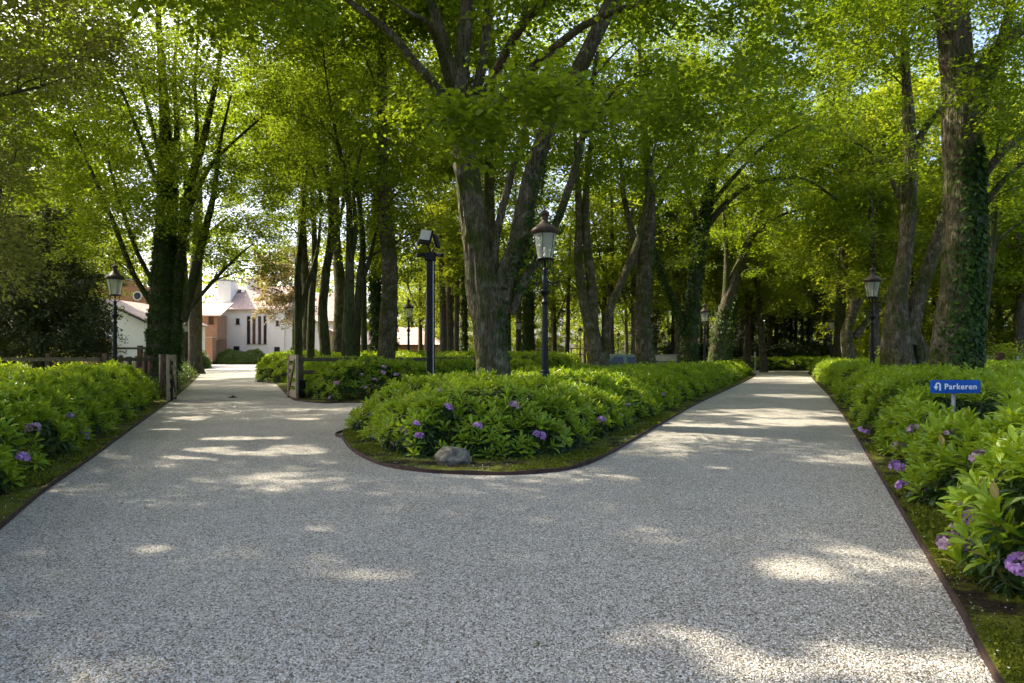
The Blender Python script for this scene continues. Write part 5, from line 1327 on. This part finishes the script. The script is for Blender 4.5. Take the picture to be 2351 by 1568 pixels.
# avenue on the right
RT = [
    (22, 'lime_tree', 'twin-stemmed lime with a pale leaning third stem', M['bark'], M['leaf_lime'], 0.10,
     [[(1374, 858, 74), (1360, 770, 54), (1342, 695, 36), (1328, 600, 30), (1330, 500, 26), (1325, 400, 20), (1318, 270, 11)], [(1362, 770, 42), (1358, 655, 36), (1348, 560, 30), (1345, 450, 23), (1356, 330, 13), (1362, 200, 7)], [(1386, 840, 36), (1398, 720, 28), (1430, 640, 26), (1462, 560, 23), (1482, 480, 17), (1492, 390, 11), (1520, 270, 6)]],
     [(1250, 1460, 140, 420, 56), (1210, 1340, 400, 640, 12)], None, 16),
    (26, 'lime_tree', 'stout upright lime right of the twin-stemmed one', M['bark'], M['leaf_lime'], 0.10,
     [[(1484, 858, 72), (1475, 730, 54), (1479, 630, 52), (1490, 520, 46), (1492, 430, 36), (1480, 300, 24), (1470, 150, 13), (1465, 20, 6)], [(1472, 680, 20), (1456, 560, 24), (1432, 450, 18), (1424, 370, 11), (1400, 280, 6)], [(1490, 440, 18), (1540, 380, 13), (1600, 330, 7)]],
     [(1380, 1640, 100, 430, 80)], [([0], 320, 0.12, (0.8, 6), 0.6, -0.3)], 16),
    (31, 'lime_tree', 'dark ivy-wrapped lime with arching limbs, left of the far lamp', M['bark_dark'], M['leaf_lime'], 0.12,
     [[(1582, 845, 58), (1590, 700, 46), (1604, 580, 42), (1622, 470, 32), (1640, 380, 22), (1662, 260, 11)], [(1574, 765, 26), (1546, 692, 22), (1518, 625, 17), (1500, 560, 9)], [(1608, 545, 26), (1652, 482, 22), (1710, 432, 18), (1770, 412, 13), (1850, 412, 9), (1930, 462, 5)], [(1602, 525, 20), (1580, 440, 15), (1560, 375, 8)], [(1632, 470, 18), (1690, 400, 14), (1760, 330, 10), (1850, 280, 5)], [(1650, 380, 10), (1720, 310, 8), (1800, 230, 5)]],
     [(1520, 1960, 150, 470, 120), (1680, 1980, -60, 190, 70), (1480, 1660, 330, 620, 22)], [([0], 4200, 0.15, (0.1, 9.5), 9, None), ([1], 1100, 0.14, (1, 6), 9, None)], 14),
    (36, 'lime_tree', 'leaning mossy lime behind the far lamp of the island', M['bark_dark'], M['leaf_lime'], 0.13,
     [[(1642, 838, 56), (1655, 745, 46), (1682, 650, 36), (1706, 590, 30), (1738, 500, 23), (1784, 410, 15), (1850, 330, 7)], [(1655, 770, 30), (1666, 680, 26), (1668, 590, 17), (1660, 480, 8)], [(1720, 550, 14), (1780, 500, 11), (1860, 480, 7), (1940, 500, 4)]],
     [(1640, 2000, 260, 560, 110)], [([0], 700, 0.16, (0.1, 4), 9, None)], 14),
    (40, 'lime_tree', 'ivied leaning trunk right of the far island lamp', M['bark_dark'], M['leaf_lime'], 0.14,
     [[(1664, 835, 36), (1678, 720, 27), (1700, 620, 20), (1740, 520, 13), (1780, 440, 6)]], [(1680, 1900, 330, 640, 70)], [([0], 1500, 0.18, (0.1, 5), 9, None)], 12),
    (50, 'lime_tree', 'slim crooked trunk at the far left of the right drive', M['bark_brown'], M['leaf_far'], 0.16,
     [[(1753, 832, 26), (1746, 740, 21), (1738, 640, 17), (1735, 560, 12), (1730, 420, 6)]], [(1660, 1860, 420, 720, 90)], None, 12),
    (38, 'lime_tree', 'short mossy trunk with pale low limbs on the right verge', M['bark'], M['leaf_lime'], 0.13,
     [[(1950, 838, 48), (1945, 765, 38), (1958, 705, 30), (1946, 640, 20), (1930, 560, 15), (1925, 460, 8)], [(1958, 720, 24), (1985, 670, 20), (2012, 620, 13), (2030, 540, 6)], [(1962, 775, 24), (2000, 722, 18), (2032, 680, 11), (2060, 620, 5)]],
     [(1860, 2060, 400, 640, 50), (1850, 2060, 180, 460, 70)], None, 14),
    (47, 'lime_tree', 'dark upright trunk left of the mossy one on the right verge', M['bark_dark'], M['leaf_lime'], 0.14,
     [[(1926, 832, 40), (1930, 700, 34), (1938, 560, 28), (1946, 440, 20), (1962, 330, 12), (1980, 200, 6)], [(1940, 545, 18), (1985, 470, 12), (2005, 400, 6)]],
     [(1820, 2080, 240, 560, 90)], None, 12),
    (18, 'lime_tree', 'mossy lime with two heavy stems behind the right lamp', M['bark'], M['leaf_lime'], 0.095,
     [[(2062, 868, 118), (2056, 770, 86), (2062, 680, 58), (2078, 580, 46), (2086, 470, 48), (2090, 350, 44), (2082, 200, 28), (2076, 60, 20), (2080, -80, 10)], [(2082, 790, 62), (2108, 685, 46), (2140, 590, 42), (2166, 500, 34), (2186, 420, 24), (2212, 300, 12)], [(2094, 352, 28), (2130, 285, 24), (2172, 240, 18), (2235, 190, 9)], [(2064, 455, 14), (2030, 382, 12), (1985, 338, 7), (1930, 320, 4)], [(2124, 868, 62), (2112, 800, 50), (2100, 760, 30)], [(2085, 200, 14), (2050, 120, 10), (2000, 60, 6)]],
     [(1880, 2060, -40, 330, 40), (2040, 2180, -60, 120, 16), (1960, 2120, 300, 430, 5)], None, 20),
    (14, 'lime_tree', 'big lime with ivy climbing its lit trunk behind the blue sign', M['bark'], M['leaf_lime'], 0.085,
     [[(2188, 890, 124), (2198, 770, 108), (2208, 640, 100), (2212, 490, 94), (2208, 345, 86), (2200, 200, 78), (2188, 60, 74), (2178, -100, 56), (2170, -250, 30)], [(2216, 215, 46), (2285, 118, 36), (2358, 55, 30), (2460, -40, 16)], [(2240, 430, 24), (2300, 350, 21), (2372, 290, 17), (2470, 220, 9)], [(2232, 310, 32), (2270, 190, 28), (2310, 60, 24), (2332, -60, 14)], [(2238, 510, 18), (2290, 430, 15), (2372, 350, 11)], [(2180, 30, 26), (2120, -60, 18)]],
     [(2010, 2160, -80, 110, 22), (2230, 2380, -80, 110, 22), (2110, 2240, 150, 260, 4), (2230, 2400, 90, 290, 12), (2260, 2400, 220, 420, 7)], [([0], 2600, 0.10, (0.3, 5.4), 0.55, -1.15), ([0], 260, 0.09, (0.3, 3.2), 0.5, -2.0)], 26),
    (20, 'lime_tree', 'slim lime with side limbs, rightmost, behind the ivied one', M['bark_dark'], M['leaf_lime'], 0.095,
     [[(2248, 868, 34), (2256, 740, 30), (2272, 600, 28), (2284, 460, 23), (2293, 320, 17), (2302, 180, 11), (2310, 20, 5)], [(2283, 475, 15), (2322, 430, 11), (2372, 375, 7)], [(2276, 565, 11), (2330, 520, 8), (2375, 495, 5)], [(2290, 330, 10), (2330, 260, 7), (2370, 220, 5)]],
     [(2220, 2420, 120, 480, 44)], None, 12),
]
for D, nm, lab, bk, lf, ls, sl, boxes, iv, ns in RT:
    st = to_ground(stems_px(D, sl, 0.84 if D == 14 else 0.66)); X = st[0][0][0].x
    bl = [boxpx(b[0], b[1], b[2], b[3], D * 0.87, D * 1.08, b[4]) for b in boxes]
    top = ell((X, D, 14.5), (6, 5.5, 5.0), 110, 0.3, max(7.5, CAM_H + 0.30 * D))
    make_tree(nm, lab, 'tree', (X, D, 0), st, cat(*bl, top), bk, lf, ls, T_DIAMOND, (0.85, 0.6, 0.28, 0.25), 52, 4, group='avenue limes along the right drive', n=ns, flare=0.3, ivy=iv)

# dark evergreens
for i, (px, D, hgt, w, lab) in enumerate(((1543, 62, 10, 3.2, 'dark holly above the black parked car'), (1840, 70, 13, 5.0, 'dark holly mass behind the hedge at the end of the right drive'), (1720, 74, 9, 4.0, 'dark holly behind the slim path light'), (1748, 66, 7, 3.6, 'low dark holly just behind the tall dark hedge'), (1825, 65, 8, 3.8, 'dark holly left of the far lamp on the right verge'))):
    X = xpx(px, D)
    st = [([Vector((X, D, -0.05)), Vector((X + .1, D, hgt * 0.5)), Vector((X, D, hgt * 0.9))], [0.2, 0.14, 0.04])]
    make_tree('holly_tree', lab, 'tree', (X, D, 0), st, ell((X, D, hgt * 0.52), (w, w, hgt * 0.5), 110, 0.4, 0.6), M['bark_dark'], M['dark_leaf'], 0.2, T_DIAMOND, (0.9, 0.6, 0.3, 0.4), 40, 3, group='dark hollies in the wood', n=8, cull=False)
# copper beech before the villa
X = xpx(676, 80)
st = [([Vector((X, 80, -0.05)), Vector((X, 80, 4)), Vector((X + .2, 80, 9)), Vector((X, 80, 14))], [0.3, 0.26, 0.16, 0.05])]
make_tree('copper_beech', 'copper beech with reddish leaves before the white villa', 'tree', (X, 80, 0), st, cat(ell((X - 0.3, 79, 9.6), (4.2, 3.5, 4.8), 120, 0.3, 5.2), boxpx(590, 720, 560, 740, 76, 80, 60)), M['bark_dark'], M['leaf_copper'], 0.24, T_DIAMOND, (1.1, 0.8, 0.3, 0.3), 34, 3, n=10, cull=False)

# trees added, mostly out of view, so that their crowns shade the drive
for i, (x, y, zc_, rx, rz_) in enumerate(((-15.5, 6.5, 12.5, 6.0, 4.8), (-10.5, -1.0, 12.0, 5.5, 4.5), (-16.5, 17.5, 13, 5.5, 5.0), (-20.5, 27, 12.5, 6, 5.5), (-24, 37, 12.5, 6, 6), (10.5, 2.0, 12.5, 5.5, 4.5), (-4.5, 24, 15.5, 5.5, 4.0), (-8.5, 33, 14, 5.5, 5), (-12.5, 41, 13.5, 5.5, 5.5), (-9.6, 8.2, 14, 6.5, 4.5), (-0.9, 30, 13.5, 6, 4.5))):
    st = [([Vector((x, y, -0.05)), Vector((x + .2, y, 4)), Vector((x - .1, y + .2, 8)), Vector((x, y, zc_ + 3))], [0.34, 0.28, 0.22, 0.05])]
    make_tree('lime_tree', ['tall lime added for shade, at the left beyond the hedge', 'tall lime added for shade, at the left near the camera', 'tall lime added for shade behind the left rail fence', 'tall lime added for shade behind the dark yew', 'tall lime before the white gabled building', 'tall lime added for shade, on the right near the camera', 'tall lime added for shade above the middle hedge', 'tall beech beside the left drive, farther back', 'tall beech beside the left drive, farthest back', 'unseen lime added left of the picture to shade the drive', 'tall lime added for shade behind the thick forked lime'][i], 'tree', (x, y, 0), st,
              cat(ell((x, y, zc_), (rx, rx, rz_), 340, 0.15, 6.5), ell((-5.5, 15, 14.5), (5, 5, 3), 160, 0.15, 9) if i == 9 else (ell((-4.5, 20, 13.5), (4.5, 4.2, 3), 140, 0.15, 9) if i == 6 else np.zeros((0, 3)))), M['bark'], M['leaf_lime'], 0.16, T_DIAMOND, (0.95, 0.7, 0.25, 0.25), 48, 3, n=12)  # two extra crowns set up-sun to shade the drive

# ------------------------------------------------------------------ the wood behind: a few kinds of tree, copied
KINDS = []
for k in range(5):
    hgt = [15, 17, 14, 18, 12][k]; w = [4.0, 4.6, 5.0, 4.2, 4.4][k]
    lean = random.uniform(-.5, .5)
    st = [([Vector((0, 0, -0.05)), Vector((lean * 0.2, 0.1, hgt * 0.3)), Vector((lean * 0.7, -0.1, hgt * 0.6)), Vector((lean, 0, hgt * 0.95))], [0.26, 0.20, 0.14, 0.03]),
          ([Vector((lean * 0.2, 0.1, hgt * 0.28)), Vector((1.0, 0.3, hgt * 0.45)), Vector((1.9, 0.4, hgt * 0.66))], [0.11, 0.08, 0.03]),
          ([Vector((lean * 0.3, 0.1, hgt * 0.36)), Vector((-1.1, -0.3, hgt * 0.5)), Vector((-2.0, -0.2, hgt * 0.75))], [0.11, 0.08, 0.03])]
    cr = cat(ell((0, 0, hgt * 0.64), (w, w, hgt * 0.38), 110, 0.25, 4.6))
    if k == 4: cr = cat(cr, ell((0, 0, 3.0), (w * 0.85, w * 0.85, 2.2), 60, 0.4, 0.8))
    KINDS.append(make_tree('woodland_tree', 'x', 'tree', (0, 0, 0), st, cr, M['bark_brown'], [M['leaf_far'], M['leaf_lime'], M['leaf_far'], M['leaf_beech'], M['leaf_far']][k], 0.22, T_DIAMOND, (1.2, 0.8, 0.2, 0.25), 30, 3, n=9, cull=False))
BG = []
def rowpx(pxs, d0, d1, lab, grp, kinds=(0, 1, 2, 3, 4)):
    for px in pxs:
        D = random.uniform(d0, d1); k = random.choice(kinds)
        if D < 76 and k == 4 and px > 900: k = 1       # the nearer ones are bare below, so lamps behind them stay in view
        px += random.uniform(-18, 18)
        for lx, lD, _ in LAMPS:
            if D < lD and abs(px - lx) < 14: px += 24
        BG.append((px, D, lab, grp, k))
rowpx([-60, 20, 110, 190], 42, 56, 'leafy wood tree in the bright gap behind the dark yew', 'wood behind the dark yew')
rowpx([-20, 60, 150, 235, 320, 400], 108, 126, 'tall tree rising far behind the white gabled building', 'wood behind the gabled building')
rowpx([470, 560, 640, 720, 800, 870], 118, 135, 'tall tree rising far behind the white villa', 'wood behind the villa')
rowpx([900, 960, 1020, 1080, 1150], 92, 118, 'tall tree far behind the tiled garage', 'wood behind the garage')
rowpx([1010, 1060, 1130, 1180, 1240, 1300, 1350], 62, 92, 'sunlit wood tree seen either side of the thick lime', 'wood behind the thick lime')
rowpx([1390, 1440, 1490, 1540, 1600, 1650, 1400, 1470, 1560, 1640], 58, 92, 'sunlit wood tree behind the parked cars', 'wood behind the parked cars')
rowpx([1690, 1740, 1790, 1840, 1890, 1700, 1800, 1870], 66, 98, 'wood tree beyond the end of the right drive', 'wood at the end of the right drive')
rowpx([1990, 2050, 2110, 2170, 2230, 2290, 2350, 2400, 2010, 2130, 2250, 2330, 2420], 40, 74, 'light green wood tree behind the right hedge', 'wood behind the right hedge')
rowpx([1410, 1470, 1530, 1590, 1650, 1700], 44, 56, 'yellow-green wood tree just behind the avenue on its left', 'wood just behind the avenue')
rowpx([1760, 1820, 1880, 1720, 1940], 60, 72, 'wood tree beyond the end of the right drive', 'wood at the end of the right drive')
rowpx([2000, 2080, 2160, 2240, 2320, 2400], 34, 46, 'light green wood tree behind the right hedge', 'wood behind the right hedge')
rowpx([960, 1040, 1100, 1190, 1260], 56, 66, 'sunlit wood tree seen either side of the thick lime', 'wood behind the thick lime')
rowpx([-60, 10, 80, 150, 215], 62, 84, 'leafy wood tree in the bright gap behind the dark yew', 'wood behind the dark yew')
for px in range(960, 2430, 82): BG.append((px + random.uniform(-20, 20), random.uniform(96, 112), 'low leafy tree closing the far side of the wood at hedge height', 'low trees at the far side of the wood', 4))
for px in (2010, 2075, 2140, 2290, 2350, 2410): BG.append((px + random.uniform(-15, 15), random.uniform(46, 60), 'low leafy tree closing the wood behind the right hedge', 'low trees behind the right hedge', 4))
TALL = []
for px in (20, 120, 215, 1000, 1500, 1950, 2150, 2350):
    BG.append((px + random.uniform(-25, 25), (random.uniform(66, 72) if 1650 < px < 1920 else random.uniform(44, 60)) if px > 900 else random.uniform(60, 80), 'tall wood tree whose crown closes the gaps in the canopy', 'tall trees of the wood', random.choice((0, 1, 3)))); TALL.append(len(BG) - 1)
used = set()
for bi, (px, D, lab, grp, k) in enumerate(BG):
    o = KINDS[k] if k not in used else copy_tree(KINDS[k]); used.add(k)
    o.location = (xpx(px, D), D, 0.0); s = random.uniform(0.85, 1.2) if bi not in TALL else random.uniform(1.35, 1.6); o.scale = (s, s, s * random.uniform(0.92, 1.1)); o.rotation_euler = (0, 0, random.uniform(0, 6.28))
    o['label'] = lab; o['group'] = grp; o['category'] = 'tree'
for k in range(5):
    if k not in used:
        for c in list(KINDS[k].children): bpy.data.objects.remove(c)
        bpy.data.objects.remove(KINDS[k])
# low undergrowth on the right behind the hedge, and the far wood that reads as one mass
for i, (x0, x1, d0, d1, h, n, lab) in enumerate(((2030, 2420, 26, 34, 1.6, 70, 'low bright undergrowth shrub behind the right hedge'), (-60, 230, 30, 38, 1.4, 50, 'low bright undergrowth under the dark yew'))):
    d = rng.uniform(d0, d1, n); p = np.stack([(rng.uniform(x0, x1, n) - CX) / FPX * d, d, rng.uniform(0.3, h, n)], 1)
    c = Vector(p.mean(0)); st = [([Vector((c.x, c.y, -0.05)), Vector((c.x, c.y, 0.5)), Vector((c.x, c.y, 1.0))], [0.06, 0.05, 0.02])]
    make_tree('undergrowth_shrub', lab, 'shrub', (c.x, c.y, 0), st, p, M['bark_brown'], M['leaf_far'], 0.12, T_DIAMOND, (0.8, 0.6, 0.2, 0.3), 36, 3, n=6, cull=False, flare=0)
n = 4200
a = rng.uniform(R(38), R(142), n); rad = rng.uniform(128, 160, n)
C = np.stack([rad * np.cos(a), rad * np.sin(a), rng.uniform(0, 1, n) ** 1.3 * 24], 1)
pos, ax, nr, sz = sprays(C, rng.normal(0, 1, (n, 3)), 26, 2.6, 2.0, 0.2, 0.4, 0.75)
tag(leaves_mesh('far_wood', pos, ax, nr, sz, T_DIAMOND, M['leaf_far']), 'distant wood closing the view all round', 'wood', kind='stuff')
